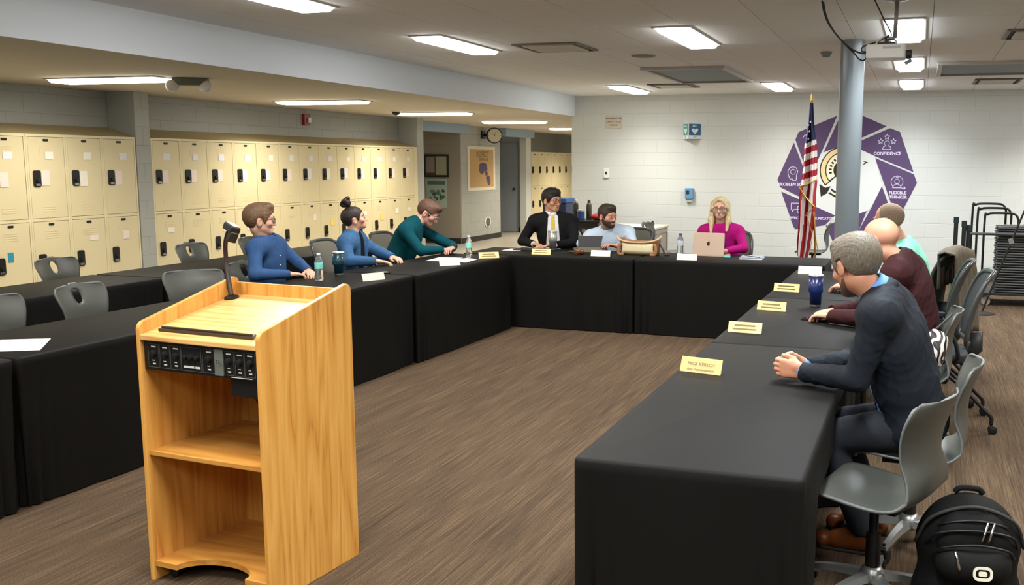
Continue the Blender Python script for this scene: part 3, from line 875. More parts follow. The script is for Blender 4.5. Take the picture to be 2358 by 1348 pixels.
shell_chair(.02, 4.3, 88, 'grey shell chair that the man in the navy blazer sits on', hole=False)
shell_chair(-.0, 5.83, 90, 'grey shell chair that the man in the maroon jacket sits on', hole=False)
shell_chair(-3.4, 12.98, -95, 'grey shell chair with an oval hole at the small desk by the mural wall')
shell_chair(-1.42, 13.9, 92, 'dark shell chair standing behind the flag by the mural', hole=False)

m_mesh = mat('chair_mesh', '303334', .8, bump=.2, bscale=900)
m_mesh_l = mat('chair_mesh_light', '6d6a5e', .8, bump=.2, bscale=900)
m_fab = mat('chair_fabric', '232527', .9)
def make_mesh_chair(label, light=False, rim=False, arms=True):
    t = thing('mesh_chair', label, 'chair')
    MB().prism(rrect(.46, .44, .08), .43, .49).build('seat', m_fab, t, bevel=.015)
    loop = []
    def bk(x, z):
        q = (z - .55) / .43
        return (x, -.225 - .10 * q * q - .02 * q + .16 * x * x / .23 ** 2 * .3, z)
    w = [(.20, .56), (.222, .70), (.228, .84), (.215, .94), (.17, .985), (.09, .995), (0, .997), (-.09, .995), (-.17, .985), (-.215, .94), (-.228, .84), (-.222, .70), (-.20, .56), (-.1, .545), (0, .54), (.1, .545)]
    loop = spline([bk(*p) for p in w] + [bk(*w[0])], 3)[:-1]
    MB().tube(loop, .014, 8, closed=True, flat=1.3).build('back_frame', mat('chair_frame', '3d3f3e', .28, spec=.8), t, smooth=True)
    rows = []
    for i in range(13):
        z = .55 + .44 * i / 12
        hw = np.interp(z, [.54, .56, .70, .84, .94, .985, .995], [.19, .20, .222, .228, .215, .17, .1])
        rows.append([Vector(bk(hw * (-1 + 2 * k / 10), z)) for k in range(11)])
    bp = MB().grid(rows).build('back_mesh', m_mesh_l if light else m_mesh, t, smooth=True)
    so = bp.modifiers.new('thickness', 'SOLIDIFY'); so.thickness = .006; so.offset = 0
    MB().tube([(0, -.2, .44), (0, -.27, .5), (0, -.262, .6)], .022, flat=2.2).build('back_bracket', m_dark, t, smooth=True)
    if arms:
        for sx in (-1, 1):
            MB().tube(spline([(sx * .22, -.12, .45), (sx * .265, -.14, .5), (sx * .27, -.1, .62), (sx * .27, -.02, .655)], 4), .012, flat=1.6).build('arm_frame', m_dark, t, smooth=True)
            MB().prism(rrect(.055, .24, .025), .655, .685, Matrix.Translation((sx * .27, .02, 0))).build('arm_pad', m_fab, t, bevel=.008)
    for sx in (-1, 1):
        for sy, yy in ((1, .24), (-1, -.36)):
            lg = MB().tube(spline([(sx * .2, -.02 * sy, .43), (sx * .225, yy * .45, .30), (sx * .235, yy * .88, .15), (sx * .235, yy, .105), (sx * .235, yy, .06)], 4), .0125, 8).build('leg', m_black, t, smooth=True)
            MB().lathe([(.01, -.02), (.028, -.016), (.028, .016), (.01, .02)], 14, Matrix.Translation((sx * .235, yy - .01, .0285)) @ Matrix.Rotation(PI / 2, 4, 'Y')).build('caster', m_black, lg)
    MB().tube([(-.21, -.1, .40), (.21, -.1, .40)], .012).build('crossbar', m_black, t)
    return t
mc1 = make_mesh_chair('x', False, False)
mc2 = make_mesh_chair('x', True, False, False)
def mesh_chair(x, y, deg, label, light=False, used={}):
    src = mc2 if light else mc1
    t = src if src.name not in used else copy_tree(src); used[src.name] = 1
    t.location = (x, y, 0); t.rotation_euler = (0, 0, math.radians(deg)); tag(t, label, 'chair', 'mesh backed office chairs')
    if light: t.scale = (1, 1, .93)
    return t
mesh_chair(-5.07, 7.9, -88, 'mesh backed chair that the woman with the bun sits on', True)
mesh_chair(-5.08, 8.93, -92, 'mesh backed chair behind the man in the teal pullover', True)
mesh_chair(-1.93, 10.2, 185, 'mesh backed chair that the blonde woman in magenta sits on', True)
mesh_chair(-3.14, 10.28, 168, 'dark chair that the bearded man in pale blue sits on', True)
mesh_chair(.12, 6.5, 93, 'grey mesh office chair on casters pulled back past the maroon jacket')
mesh_chair(.04, 7.2, 88, 'grey mesh office chair that the man in mint sits on')
mesh_chair(-.03, 8.02, 72, 'grey mesh office chair carrying the draped taupe coat')
# white framed chair of the man in the suit
t = thing('office_chair', 'pale framed chair that the man in the black suit sits on', 'chair', (-3.87, 10.12, 0), PI + .1)
MB().prism(rrect(.46, .44, .06), .43, .475).build('seat', m_white, t, bevel=.012)
MB().prism(rrect(.44, .40, .08), -.01, .01, frame_M((0, -.24, .72), (1, 0, 0), (0, -.2, 1))).build('backrest', m_white, t, bevel=.006)
for sx in (-1, 1):
    MB().tube([(sx * .215, -.19, .4), (sx * .215, -.23, .56), (sx * .215, -.28, .85)], .012).build('back_frame', m_steel, t)
    for yy in (.2, -.22): MB().tube([(sx * .2, yy * .8, .43), (sx * .22, yy, .004)], .012).build('leg', m_steel, t)

# ================================================================== PODIUM
m_oakv = wood('oak_vertical', 'a66a28', 'c98d3f', 'daa353', 'Z')
m_oakh = wood('oak_horizontal', 'b98344', 'd3a260', 'e0b878', 'X', .25)
m_oaks = wood('oak_shelf', '9c6424', 'bb8038', 'cc964a', 'X')
m_oakd = wood('oak_inside', '8f5a22', 'ad7430', 'c08842', 'Z', .4)
pod = thing('podium', 'light oak veneer lectern with open shelves and a control panel', 'lectern', (-2.5525, 3.215, 0), math.radians(-5.2))
W2, D2 = .305, .265
def arc_pts(cx, cy, r, a0, a1, n=6):
    return [(cx + r * math.cos(math.radians(a0 + (a1 - a0) * k / n)), cy + r * math.sin(math.radians(a0 + (a1 - a0) * k / n))) for k in range(n + 1)]
side = [(-D2, .0), (D2, .0)] + arc_pts(D2 - .03, 1.142, .03, 0, 100) + arc_pts(-D2 + .035, 1.017, .035, 103, 180)
for sx in (-1, 1):
    x0 = sx * W2 - (.02 if sx > 0 else 0)
    M = Matrix(((0, 0, 1, x0), (1, 0, 0, 0), (0, 1, 0, 0), (0, 0, 0, 1)))
    MB().prism(side, 0, .02, M).build('side_panel', m_oakv, pod, bevel=.003)
MB().box(-W2 + .02, W2 - .02, D2 - .022, D2 - .002, .03, 1.148).build('back_panel', m_oakv, pod)
sl = (1.098 - 1.0) / (D2 - .022 + D2)
MB().add([(-W2 + .02, -D2, .978), (W2 - .02, -D2, .978), (W2 - .02, D2 - .022, 1.076), (-W2 + .02, D2 - .022, 1.076), (-W2 + .02, -D2, 1.0), (W2 - .02, -D2, 1.0), (W2 - .02, D2 - .022, 1.098), (-W2 + .02, D2 - .022, 1.098)],
         [(3, 2, 1, 0), (4, 5, 6, 7), (0, 1, 5, 4), (1, 2, 6, 5), (2, 3, 7, 6), (3, 0, 4, 7)]).build('desktop', m_oakh, pod, bevel=.004)
MB().box(-W2 + .02, W2 - .02, -D2 + .012, D2 - .022, .515, .536).build('shelf', m_oaks, pod, bevel=.003)
scoop = [(-W2 + .02, D2 - .022), (-W2 + .02, -D2 + .01), (-W2 + .1, -D2 + .01)] + [(-.115 * math.cos(PI * k / 14) * 1.5, -D2 + .01 + .105 * math.sin(PI * k / 14)) for k in range(15)] + [(W2 - .1, -D2 + .01), (W2 - .02, -D2 + .01), (W2 - .02, D2 - .022)]
MB().prism(scoop, .058, .08).build('bottom_shelf', m_oaks, pod)
for sx in (-1, 1):
    for sy in (-1, 1):
        cs = MB().lathe([(.008, -.012), (.024, -.01), (.024, .01), (.008, .012)], 14, Matrix.Translation((sx * .24, sy * .2, .0245)) @ Matrix.Rotation(PI / 2, 4, 'X'))
        cs.tube([(sx * .24, sy * .2, .03), (sx * .24, sy * .2, .058)], .01).build('caster', m_black, pod)
def desk_M(x, y, lift=0):
    z = 1.0 + sl * (y + D2); n = Vector((0, -sl, 1)).normalized()
    return frame_M(Vector((x, y, z)) + n * lift, (1, 0, 0), (0, 1, sl))
m_bronze = mat('bronze_bar', '4a3f33', .35, metal=.5)
bar = MB(); M = desk_M(-.0, -.205)
bar.prism([(-.235, -.016), (.235, -.016), (.222, .018), (-.222, .018)], 0, .012, M).box(-.225, .225, -.008, -.002, .012, .02, M)
bar.build('pencil_stop', m_bronze, pod, bevel=.002)
con = MB().box(-W2 + .021, W2 - .021, -D2 + .016, -D2 + .12, .862, .976).build('control_panel', m_black, pod, bevel=.002)
m_cpl = mat('panel_line', '4b4a45', .5); m_cwh = mat('panel_print', 'cfcdc4', .6); m_csil = mat('panel_silver', '8b9189', .4, metal=.6)
PMx = frame_M((0, -D2 + .0155, .919), (1, 0, 0), (0, 0, 1))
xs = [(-.233, .055), (-.175, .052), (-.12, .052), (-.042, .1), (.045, .062), (.142, .05), (.194, .044), (.243, .05)]
for i, (cx, w) in enumerate(xs):
    f = MB(); a, c = w / 2, .046
    f.box(-a, a, c - .0015, c, 0, .002, PMx @ Matrix.Translation((cx, 0, 0))).box(-a, a, -c, -c + .0015, 0, .002, PMx @ Matrix.Translation((cx, 0, 0)))
    f.box(-a, -a + .0015, -c, c, 0, .002, PMx @ Matrix.Translation((cx, 0, 0))).box(a - .0015, a, -c, c, 0, .002, PMx @ Matrix.Translation((cx, 0, 0)))
    f.build('module_border', m_cpl, con)
    if i == 3:
        for kx in (-.028, 0, .028): MB().lathe([(.01, 0), (.009, .012), (.003, .013)], 14, PMx @ Matrix.Translation((cx + kx, .008, 0))).build('knob', mat('knob', '1d1d1d', .3), con)
        MB().box(-.04, .012, -.034, -.026, 0, .001, PMx @ Matrix.Translation((cx, 0, 0))).box(.018, .042, -.034, -.026, 0, .001, PMx @ Matrix.Translation((cx, 0, 0))).build('print', m_cwh, con)
    else:
        MB().lathe([(.013, 0), (.011, .014), (.003, .015)], 16, PMx @ Matrix.Translation((cx, .008, 0))).build('knob', mat('knob', '1d1d1d', .3), con)
        MB().box(-.012, .012, .033, .038, 0, .001, PMx @ Matrix.Translation((cx, 0, 0))).box(-.009, .004, -.02, -.017, 0, .001, PMx @ Matrix.Translation((cx, 0, 0))).box(-.007, .008, -.034, -.029, 0, .001, PMx @ Matrix.Translation((cx, 0, 0))).build('print', m_cwh, con)
MB().prism(rrect(.042, .1, .003), 0, .004, PMx @ Matrix.Translation((.096, 0, 0))).build('logo_plate', m_csil, con)
ring = [(.012 * math.cos(2 * PI * k / 16), .012 * math.sin(2 * PI * k / 16), .0045) for k in range(16)]
MB().tube(ring, .0012, 5, PMx @ Matrix.Translation((.096, 0, 0)), closed=True).tube([(-.004, -.006, .0045), (.004, .006, .0045)], .0012, 5, PMx @ Matrix.Translation((.096, 0, 0))).build('emblem', mat('emblem_grey', '4e554f', .5), con)
MB().box(.15, .25, -.0525, -.0495, 0, .001, PMx).build('print', m_cwh, con)
MB().box(.13, .27, -D2 + .03, -D2 + .13, .79, .862).build('amplifier_box', m_black, pod, bevel=.003)
MB().tube(spline([(.2, -.19, .79), (.235, -.17, .70), (.27, -.1, .58), (.275, .0, .545)], 6), .004).build('cable', m_black, pod, smooth=True)
# microphone
mic = thing('microphone', 'black gooseneck microphone standing on the oak lectern', 'microphone', (0, 0, 0))
Mp = Matrix.Translation((-2.5525, 3.215, 0)) @ Matrix.Rotation(math.radians(-5.2), 4, 'Z')
mb_ = desk_M(-.275 + .02, .185)
B0 = (Mp @ mb_).to_translation(); Mw = Mp @ mb_
mic.location = B0
MI = Matrix.Translation(-Vector(B0))
MB().lathe([(.03, .0005), (.03, .006), (.018, .012)], 24, MI @ Mw).build('base', m_black, mic, smooth=False)
d0 = Vector((-.055, .05, 0))
neck = spline([Vector((0, 0, .006)), Vector((-.03, .02, .09)), Vector((-.048, .035, .17)), Vector((-.046, .034, .23)), Vector((-.02, .02, .275)), Vector((.0, .01, .292))], 8)
MB().tube(neck, [.0105 if i < 12 else .0095 for i in range(len(neck))], 10).build('gooseneck', mat('mic_neck', '2e211a', .4), mic, smooth=True)
Mh = frame_M((.012, .006, .298), (.85, -.45, -.25), (.3, .2, 1))
MB().prism(rrect(.075, .03, .008), -.022, .022, Mh).build('mic_head', m_black, mic, bevel=.004)
MB().prism(rrect(.066, .004, .0015), -.018, .018, Mh @ Matrix.Translation((0, .0165, 0))).build('mic_grille', m_steel, mic)
MB().prism(rrect(.03, .045, .008), -.018, .018, Mh @ Matrix.Translation((.03, -.03, 0))).build('mic_clip', m_black, mic, bevel=.004)

# ================================================================== REAR OF THE ROOM
# stack of folded chairs on a dolly
m_fold = mat('folded_black', '1d1f1f', .45); m_foldg = mat('folded_grey', '3b3d3c', .5)
CX, CY = 1.12, 12.45
dol = thing('chair_dolly', 'black rolling dolly under the stacked folded chairs', 'dolly', (CX, CY, 0))
MB().box(-.36, .36, -.26, .26, .13, .16).build('platform', m_fold, dol, bevel=.005)
for sx in (-1, 1):
    for sy in (-1, 1):
        MB().lathe([(.015, -.018), (.05, -.015), (.05, .015), (.015, .018)], 16, Matrix.Translation((sx * .3, sy * .2, .0505)) @ Matrix.Rotation(PI / 2, 4, 'X')).tube([(sx * .3, sy * .2, .09), (sx * .3, sy * .2, .13)], .012).build('caster', mat('caster_grey', '8a857b', .5), dol)
for k, (x, h, yy) in enumerate(((-.47, 1.19, .42), (-.41, 1.14, .36), (-.33, 1.08, .30))):
    MB().tube(spline([(x, yy, .145), (x, yy, h - .08), (x + .03, yy, h - .02), (x + .09, yy, h), (x + .30, yy, h), (x + .36, yy, h - .02), (x + .39, yy, h - .08)], 5) + [Vector((x + .39, yy, .165))], .014, 8).build('hoop', m_fold, dol, smooth=True)
MB().tube([(-.52, -.275, .86), (.4, -.275, .86)], .016).build('crossbar', m_foldg, dol)
MB().box(-.49, .36, .25, .44, .13, .16).build('platform_wing', m_fold, dol)
fc = MB(); w, l, = .27, .23
fc.box(-w, w, -l, l, .006, .016).tube([(-w, -l - .012, .013), (w, -l - .012, .013), (w, l, .013), (-w, l, .013)], .0125, 6, closed=True)
fc_me = fc.mesh('folded_chair'); fc_me.materials.append(m_fold)
fc2_me = fc_me.copy(); fc2_me.materials.clear(); fc2_me.materials.append(m_foldg)
ORD = 'first second third fourth fifth sixth seventh eighth ninth tenth eleventh twelfth thirteenth'.split()
for k in range(26):
    o = obj('folded_chair', fc2_me if k % 2 else fc_me, None, loc=(CX + .07 + .006 * math.sin(k * 2.1), CY + .02 - .004 * math.cos(k * 3.3), .162 + .0302 * k))
    tag(o, 'folded black chair, %s of the stack on the dolly' % ('lowest' if k == 0 else 'topmost' if k == 25 else ORD[k] + ' up from the bottom' if k < 13 else ORD[25 - k] + ' down from the top'), 'folding chair', 'folded chairs stacked on the dolly')
top = MB().box(-.2, .02, -.1, .08, .012, .02).box(.02, .18, -.05, .1, .016, .026).build('label_sheet', m_steel)
top.location = (CX + .07, CY, .94); tag(top, 'crumpled clear packing on top of the folded chair stack', 'packing')
# folded table frames standing beside the dolly
fr = thing('folded_table', 'black folded table standing upright beside the chair dolly', 'folding table', (.5, 12.4, 0))
for k, (x, h) in enumerate(((-.055, 1.03), (.04, .985), (.095, .93))):
    MB().prism(rrect(.05, .045, .012), 0.0, h, Matrix.Translation((x, .05 * k, 0))).build('post', m_fold, fr)
    MB().prism(rrect(.062, .055, .012), h - .06, h + .01, Matrix.Translation((x, .05 * k, 0))).build('post_cap', mat('cap_green', '1c2a28', .5), fr)
MB().box(-.08, .13, .0, .12, .1, .14).build('foot_bar', m_fold, fr)
rod = thing('boom_stand', 'thin black boom pole with a clamp leaning before the chair stack', 'pole', (.73, 11.5, 0))
MB().tube([(.0, 0, .005), (.28, .0, .85), (.52, 0, 1.55)], .011).build('pole', m_black, rod)
MB().prism(rrect(.05, .06, .01), -.015, .015, frame_M((.27, -.005, .83), (1, 0, .3), (0, 0, 1))).build('clamp', mat('clamp_grey', '77736c', .4), rod)
MB().lathe([(.14, 0), (.14, .012), (.03, .03)], 24).build('base', m_black, rod)

# desk by the wall
m_desk = mat('desk_grey', '9b968a', .5)
dk = thing('desk', 'small grey laminate desk against the mural wall behind the laptop', 'desk', (-3.9, 13.75, 0), .0)
MB().box(-.52, .3, -.45, .45, .715, .745).build('desktop', mat('desk_top', 'cfc9a8', .4), dk, bevel=.004)
MB().box(-.5, .28, -.44, .43, .64, .715).build('apron', m_desk, dk)
for sx, sy in ((-.47, -.41), (.25, -.41), (-.47, .41), (.25, .41)):
    MB().box(sx - .03, sx + .03, sy - .03, sy + .03, 0, .64).build('leg', m_desk, dk)
MB().box(.23, .27, -.35, .38, .05, .64).build('side_panel', m_desk, dk)
sm = thing('desk_figurine', 'small dark object resting on the grey desk', 'ornament', (-3.72, 13.55, .745))
MB().ball((-.03, 0, .032), (.035, .03, .032)).ball((.03, .01, .036), (.03, .03, .036)).build('body', mat('fig', '2a2620', .6), sm, smooth=True)
MB().ball((-.035, 0, .07), .016).ball((.03, .01, .078), .018).build('top', mat('fig', '2a2620', .6), sm, smooth=True)
# black cart with bottles
ct = thing('utility_cart', 'black cabinet cart behind the suited man, holding dark bottles', 'cart', (-4.72, 13.6, 0))
MB().box(-.27, .27, -.25, .25, .06, .80).build('body', mat('cart_black', '27251f', .5), ct, bevel=.006)
MB().box(-.29, .29, -.27, .27, .80, .83).build('top', mat('cart_top', '20201c', .4), ct, bevel=.005)
MB().box(-.25, .25, -.258, -.25, .1, .74).build('door', mat('cart_door', '2e2b25', .5), ct)
MB().lathe([(.03, 0), (.03, .015)], 16, frame_M((.05, -.258, .68), (1, 0, 0), (0, 0, 1))).build('door_badge', mat('badge', '8b857a', .5), ct)
for sx in (-1, 1):
    for sy in (-1, 1): MB().lathe([(.01, -.015), (.029, -.012), (.029, .012), (.01, .015)], 12, Matrix.Translation((sx * .22, sy * .2, .03)) @ Matrix.Rotation(PI / 2, 4, 'X')).build('caster', m_black, ct)
def bottle(x, y, z, h, r, body, cap, label, name='water_bottle', lid_r=None):
    t = thing(name, label, 'bottle', (x, y, z))
    MB().lathe([(r * .92, 0), (r, .01), (r, h * .72), (r * .75, h * .82), (r * .5, h * .86)], 24).build('body', body, t, smooth=True)
    MB().lathe([(r * .52, h * .86), (r * .55, h * .87), (r * .55, h * .97), (r * .4, h)], 20).build('cap', cap, t, smooth=True)
    return t
mb1 = mat('bottle_black', '26241c', .35); mb2 = mat('bottle_blue', '24427c', .35); mb3 = mat('bottle_olive', '33331f', .4); mb4 = mat('cap_pale', 'a9a294', .4)
bottle(-4.87, 13.55, .83, .30, .038, mb1, mb4, 'tall black bottle with a pale cap on the cart')
bottle(-4.68, 13.6, .83, .29, .04, mb3, mb1, 'tall olive bottle on the cart behind the blue jar')
tj = thing('blue_jar', 'short blue jar with a pale rim on the black cart', 'jar', (-4.76, 13.46, .83))
MB().lathe([(.055, 0), (.058, .01), (.058, .13)], 24).build('body', mb2, tj, smooth=False)
MB().lathe([(.06, .13), (.06, .15), (.05, .152)], 24).build('lid', mb4, tj)
mred = mat('cloth_red', '8e1f22', .8)
rc = MB().ball((0, 0, .04), (.11, .09, .05), 20, 10).ball((.08, .02, .05), (.07, .06, .06), 16, 8).build('red_cap', mred, smooth=True)
rc.location = (-4.52, 13.52, .835); tag(rc, 'red cloth cap lying on the black cart', 'cap')
bn = thing('recycling_bin', 'tall navy blue bin standing by the corner of the mural wall', 'bin', (-5.28, 13.9, 0))
MB().add([(-.16, -.16, 0), (.16, -.16, 0), (.16, .16, 0), (-.16, .16, 0), (-.19, -.19, 1.06), (.19, -.19, 1.06), (.19, .19, 1.06), (-.19, .19, 1.06)], [(3, 2, 1, 0), (4, 5, 6, 7), (0, 1, 5, 4), (1, 2, 6, 5), (2, 3, 7, 6), (3, 0, 4, 7)]).build('body', mat('bin_navy', '1b2a4a', .4), bn, bevel=.015)
MB().prism(rrect(.40, .40, .03), 1.06, 1.13).build('lid', mat('bin_lid', '2a4f86', .4), bn, bevel=.01)

# ================================================================== PEOPLE
SK = {}
def skin(name, c):
    return mat('skin_' + name, c, .5, var=.05, vscale=25, sss=.12)
m_eye = mat('eye_white', 'bdb6ae', .3); m_iris = mat('iris_dark', '2a2019', .2)
m_lip = {}
def V3(*a): return Vector(a)
def head_prims(fem=False):
    """local head: x right, y forward, z up, origin between the ears"""
    q = .86 if fem else 1.0
    return [('e', (0, -.014, .036), (.076, .097, .086), None, 0), ('e', (0, .024, -.031), (.058 * (q * .5 + .5), .062, .066 * (q * .3 + .7)), None, .03),
            ('c', (-.010 * q, .064, -.083 * (q * .4 + .6)), (.010 * q, .064, -.083 * (q * .4 + .6)), .018 * q, .018 * q, .022), ('c', (-.043 * q, .004, -.05), (-.017 * q, .058, -.076 * (q * .4 + .6)), .017 * q, .015 * q, .024), ('c', (.043 * q, .004, -.05), (.017 * q, .058, -.076 * (q * .4 + .6)), .017 * q, .015 * q, .024),
            ('c', (-.036, .079, .026), (.036, .079, .026), .011, .011, .016), ('e', (-.046, .055, -.018), (.022, .022, .02), None, .02), ('e', (.046, .055, -.018), (.022, .022, .02), None, .02),
            ('c', (0, .084, .014), (0, .1025, -.026), .0075, .0108, .012), ('e', (-.010, .094, -.031), (.008, .0105, .0075), None, .006), ('e', (.010, .094, -.031), (.008, .0105, .0075), None, .006),
            ('c', (-.02, .079, -.0525), (.02, .079, -.0525), .0068, .0068, .008), ('c', (-.016, .079, -.0625), (.016, .079, -.0625), .0072, .0072, .008),
            ('e', (-.079, -.014, -.006), (.009, .021, .033), None, .006), ('e', (.079, -.014, -.006), (.009, .021, .033), None, .006)]
def fy(z):  # unused helper kept simple
    return z
def person(label, P, N, fac, Hc, hf, hs, arms, skin_c, top, trousers='23262b', shoe='1c1a18', hair=None, sh=.20, build=1.0, roll=0, glasses=None, vox=.009, hvox=.0048, legs=(.43, -.02), beard=None, hand_fn=None, eyes=True, lip='a8685c', seed=1, fem=False):
    P, N, Hc = Vector(P), Vector(N), Vector(Hc)
    root = thing('person', label, 'person', (P.x, P.y, 0))
    O = np.array([P.x, P.y, 0])
    f = Vector((fac[0], fac[1], 0)).normalized(); l = Vector((-f.y, f.x, 0)); u = (N - P).normalized()
    l = (l + Vector((0, 0, roll))).normalized()
    fp = l.cross(u).normalized()
    if fp.dot(f) < 0: fp = -fp
    R = np.array([l, fp, u]).T
    m_skin = skin(skin_c, skin_c)
    b = build
    def lerp(t): return P + (N - P) * t
    SR = N - l * sh - u * .062; SL = N + l * sh - u * .062
    (ER, WR), (EL, WL) = [(Vector(a[0]), Vector(a[1])) for a in arms[:2]]
    torso = [('e', P + u * .02, (.168 * b, .125 * b, .12), R, 0), ('e', lerp(.36), (.158 * b, .122 * b, .17), R, .06), ('e', lerp(.68), (.172 * b, .118 * b, .17), R, .06),
             ('c', SR + l * .025, SL - l * .025, .056, .056, .06), ('c', N - u * .006, SR + u * .008 + l * .03, .058, .058, .05), ('c', N - u * .006, SL + u * .008 - l * .03, .058, .058, .05)]
    arm = []
    for S_, E_, W_ in ((SR, ER, WR), (SL, EL, WL)):
        arm += [('c', S_, E_, .051 * b, .041, .03), ('c', E_, W_, .041, .028, .015)]
    hipR = P - l * .085 - u * .01; hipL = P + l * .085 - u * .01
    leg = []; feet = []
    for hp, sg in ((hipR, -1), (hipL, 1)):
        K = hp + f * legs[0] + l * sg * .03; K.z = .50
        A = K + f * legs[1]; A.z = .10
        T = A + f * .16; T.z = .04
        leg += [('c', hp, K, .088 * b, .062, .03), ('c', K, A, .058, .044, .02)]
        feet.append((A, T))
    Hf = Vector(hf).normalized(); Hu = (Vector((0, 0, 1)) - Hf * Hf.z).normalized(); Hr = Hf.cross(Hu).normalized()
    HR = np.array([Hr, Hf, Hu]).T
    def hl(p): return Hc + (Hr * p[0] + Hf * p[1] + Hu * p[2]) * hs
    neck = [('c', N - u * .02, hl((0, -.022, -.055)), .057 * b, .054 * hs, .02)]
    def world_head(pr):
        out = []
        for p in pr:
            if p[0] == 'e': out.append(('e', hl(p[1]), tuple(np.array(p[2]) * hs), HR, p[4] * hs))
            else: out.append(('c', hl(p[1]), hl(p[2]), p[3] * hs, p[4] * hs, p[5] * hs))
        return out
    hc = np.array(Hc)
    # ---- skin: head and neck fine, the rest of the body coarser, hands fine, all ONE mesh
    s1 = SDF(hc - .19, hc + .19, hvox); s1.lo[2] -= .04
    s1 = SDF(np.minimum(hc - .18, np.array(N) - .09), np.maximum(hc + .18, np.array(N) + .09), hvox)
    s1.prims(world_head(head_prims(fem))); s1.prims(neck)
    for sx in (-1, 1):
        s1.ell(hl((sx * .031, .096, .007)), (.016 * hs, .013 * hs, .0095 * hs), HR, k=.008, op='s')
        s1.ell(hl((sx * .086, -.004, -.004)), (.006 * hs, .009 * hs, .016 * hs), HR, k=.006, op='s')
    s1.cone(hl((-.019, .0875, -.0578)), hl((.019, .0875, -.0578)), .0016, .0016, k=.004, op='s')
    lo = np.min([np.array(p) for p in (SR, SL, ER, EL, WR, WL, P, *[q for a in feet for q in a])], axis=0) - .2; hi = np.max([np.array(p) for p in (SR, SL, ER, EL, WR, WL, P, N, *[q for a in feet for q in a])], axis=0) + .2
    lo[2] = -.01; hi[2] = N.z + .16
    s2 = SDF(lo, hi, .013)
    s2.prims(torso, -.008); s2.prims(arm, -.003); s2.prims(leg, -.008); s2.prims(neck, -.004)
    for A, T in feet: s2.cone(A, T, .03, .018, .02)
    parts = [s1.verts(), s2.verts(.02)]
    hands = hand_fn() if hand_fn else []
    if not hand_fn:
        for (E_, W_, a_, sg) in ((ER, WR, arms[0], 1), (EL, WL, arms[1], -1)):
            d = (W_ - E_).normalized()
            if len(a_) > 2: d = Vector(a_[2]).normalized()
            up = Vector(a_[3]) if len(a_) > 3 else Vector((0, 0, 1))
            hands.append(hand_prims(W_, d, up, sg, a_[4] if len(a_) > 4 else .45))
    for hp in hands:
        pts = np.array([q for p in hp for q in (p[1], p[2])])
        s3 = SDF(pts.min(0) - .03, pts.max(0) + .03, .0036 if hand_fn else .0045)
        s3.prims(hp); parts.append(s3.verts())
    for i, (p, t_, q) in enumerate(parts): parts[i] = (p - O, t_, q)
    body = obj('body', mesh_from(parts, 'body'), m_skin, root)
    # ---- clothes
    wr = [(WR, (WR - ER).normalized()), (WL, (WL - EL).normalized())]
    rel = lambda X, Y, Z: ((X - N.x) * l.x + (Y - N.y) * l.y + (Z - N.z) * l.z, (X - N.x) * fp.x + (Y - N.y) * fp.y + (Z - N.z) * fp.z, -((X - N.x) * u.x + (Y - N.y) * u.y + (Z - N.z) * u.z))
    def garment(name, color_m, inf, neck_cut, z_low, opening=None, wrist_off=.0, band=None, wr_amp=.0022, sleeves=True, nadd=0):
        s = SDF(lo, hi, vox)
        s.prims(torso, inf)
        if sleeves:
            for i, (W_, d) in enumerate(wr):
                sa = SDF(lo, hi, vox); sa.prims(arm[2 * i:2 * i + 2], inf * .6)
                sa.cone(W_ + d * (.040 - wrist_off), W_ + d * .1, .047, .047, k=.003, op='s')
                k = .03
                s.a = np.minimum(s.a, sa.a) - np.maximum(k - np.abs(s.a - sa.a), 0) ** 2 / (4 * k)
        s.noise(cloth_noise(wr_amp, seed))
        nd = ((hl((0, -.02, -.05)) - (N - u * .02)).normalized() + u).normalized(); c0 = N + nd * neck_cut
        def ncut(X, Y, Z):
            q = (X - c0.x) * nd.x + (Y - c0.y) * nd.y + (Z - c0.z) * nd.z
            rr = np.sqrt(np.maximum((X - c0.x) ** 2 + (Y - c0.y) ** 2 + (Z - c0.z) ** 2 - q * q, 0))
            return np.minimum(q, .059 * b + .004 - rr)
        s.cut(ncut)
        s.cut(lambda X, Y, Z: (z_low - Z) + 0 * X + 0 * Y)
        if opening:
            w0, w1, ln = opening
            def fn(X, Y, Z):
                a, c, d = rel(X, Y, Z)
                w = w0 + (w1 - w0) * np.clip(d / ln, 0, 1)
                return np.minimum(np.minimum(np.minimum(w - np.abs(a), c - .0), ln - d), .19 - c)     # >0 inside the opening
            s.cut(fn)
        if band:
            w0, w1, ln, d0 = band
            def fb(X, Y, Z):
                a, c, d = rel(X, Y, Z)
                w = w0 + (w1 - w0) * np.clip((d - d0) / ln, 0, 1)
                return np.maximum(np.maximum(np.abs(a) - w, -c + .0), np.maximum(d - ln - d0, d0 - d))
            s.cut(fb)
        p, t_, q = s.verts(.01)
        return obj(name, mesh_from([(p - O, t_, q)], name), color_m, root), p
    for g in top:
        nm = g['name']; kw = {k_: v_ for k_, v_ in g.items() if k_ not in ('name', 'mat', 'buttons', 'collar')}
        o, pts = garment(nm, g['mat'], kw.pop('inf'), kw.pop('neck'), kw.pop('low'), **kw)
        if g.get('buttons'):
            rp = pts - np.array(N)
            la = rp @ np.array(l); fo = rp @ np.array(fp); dn = -(rp @ np.array(u))
            bb = MB()
            for dd in g['buttons']:
                sel = np.where((np.abs(la) < .012) & (np.abs(dn - dd) < .012) & (fo > 0))[0]
                if len(sel): 
                    c = pts[sel[np.argmax(fo[sel])]] - O
                    bb.ball(c, .006, 8, 5)
            if bb.v: bb.build('button', mat('button_pale', 'd5d8da', .4), o, smooth=True)
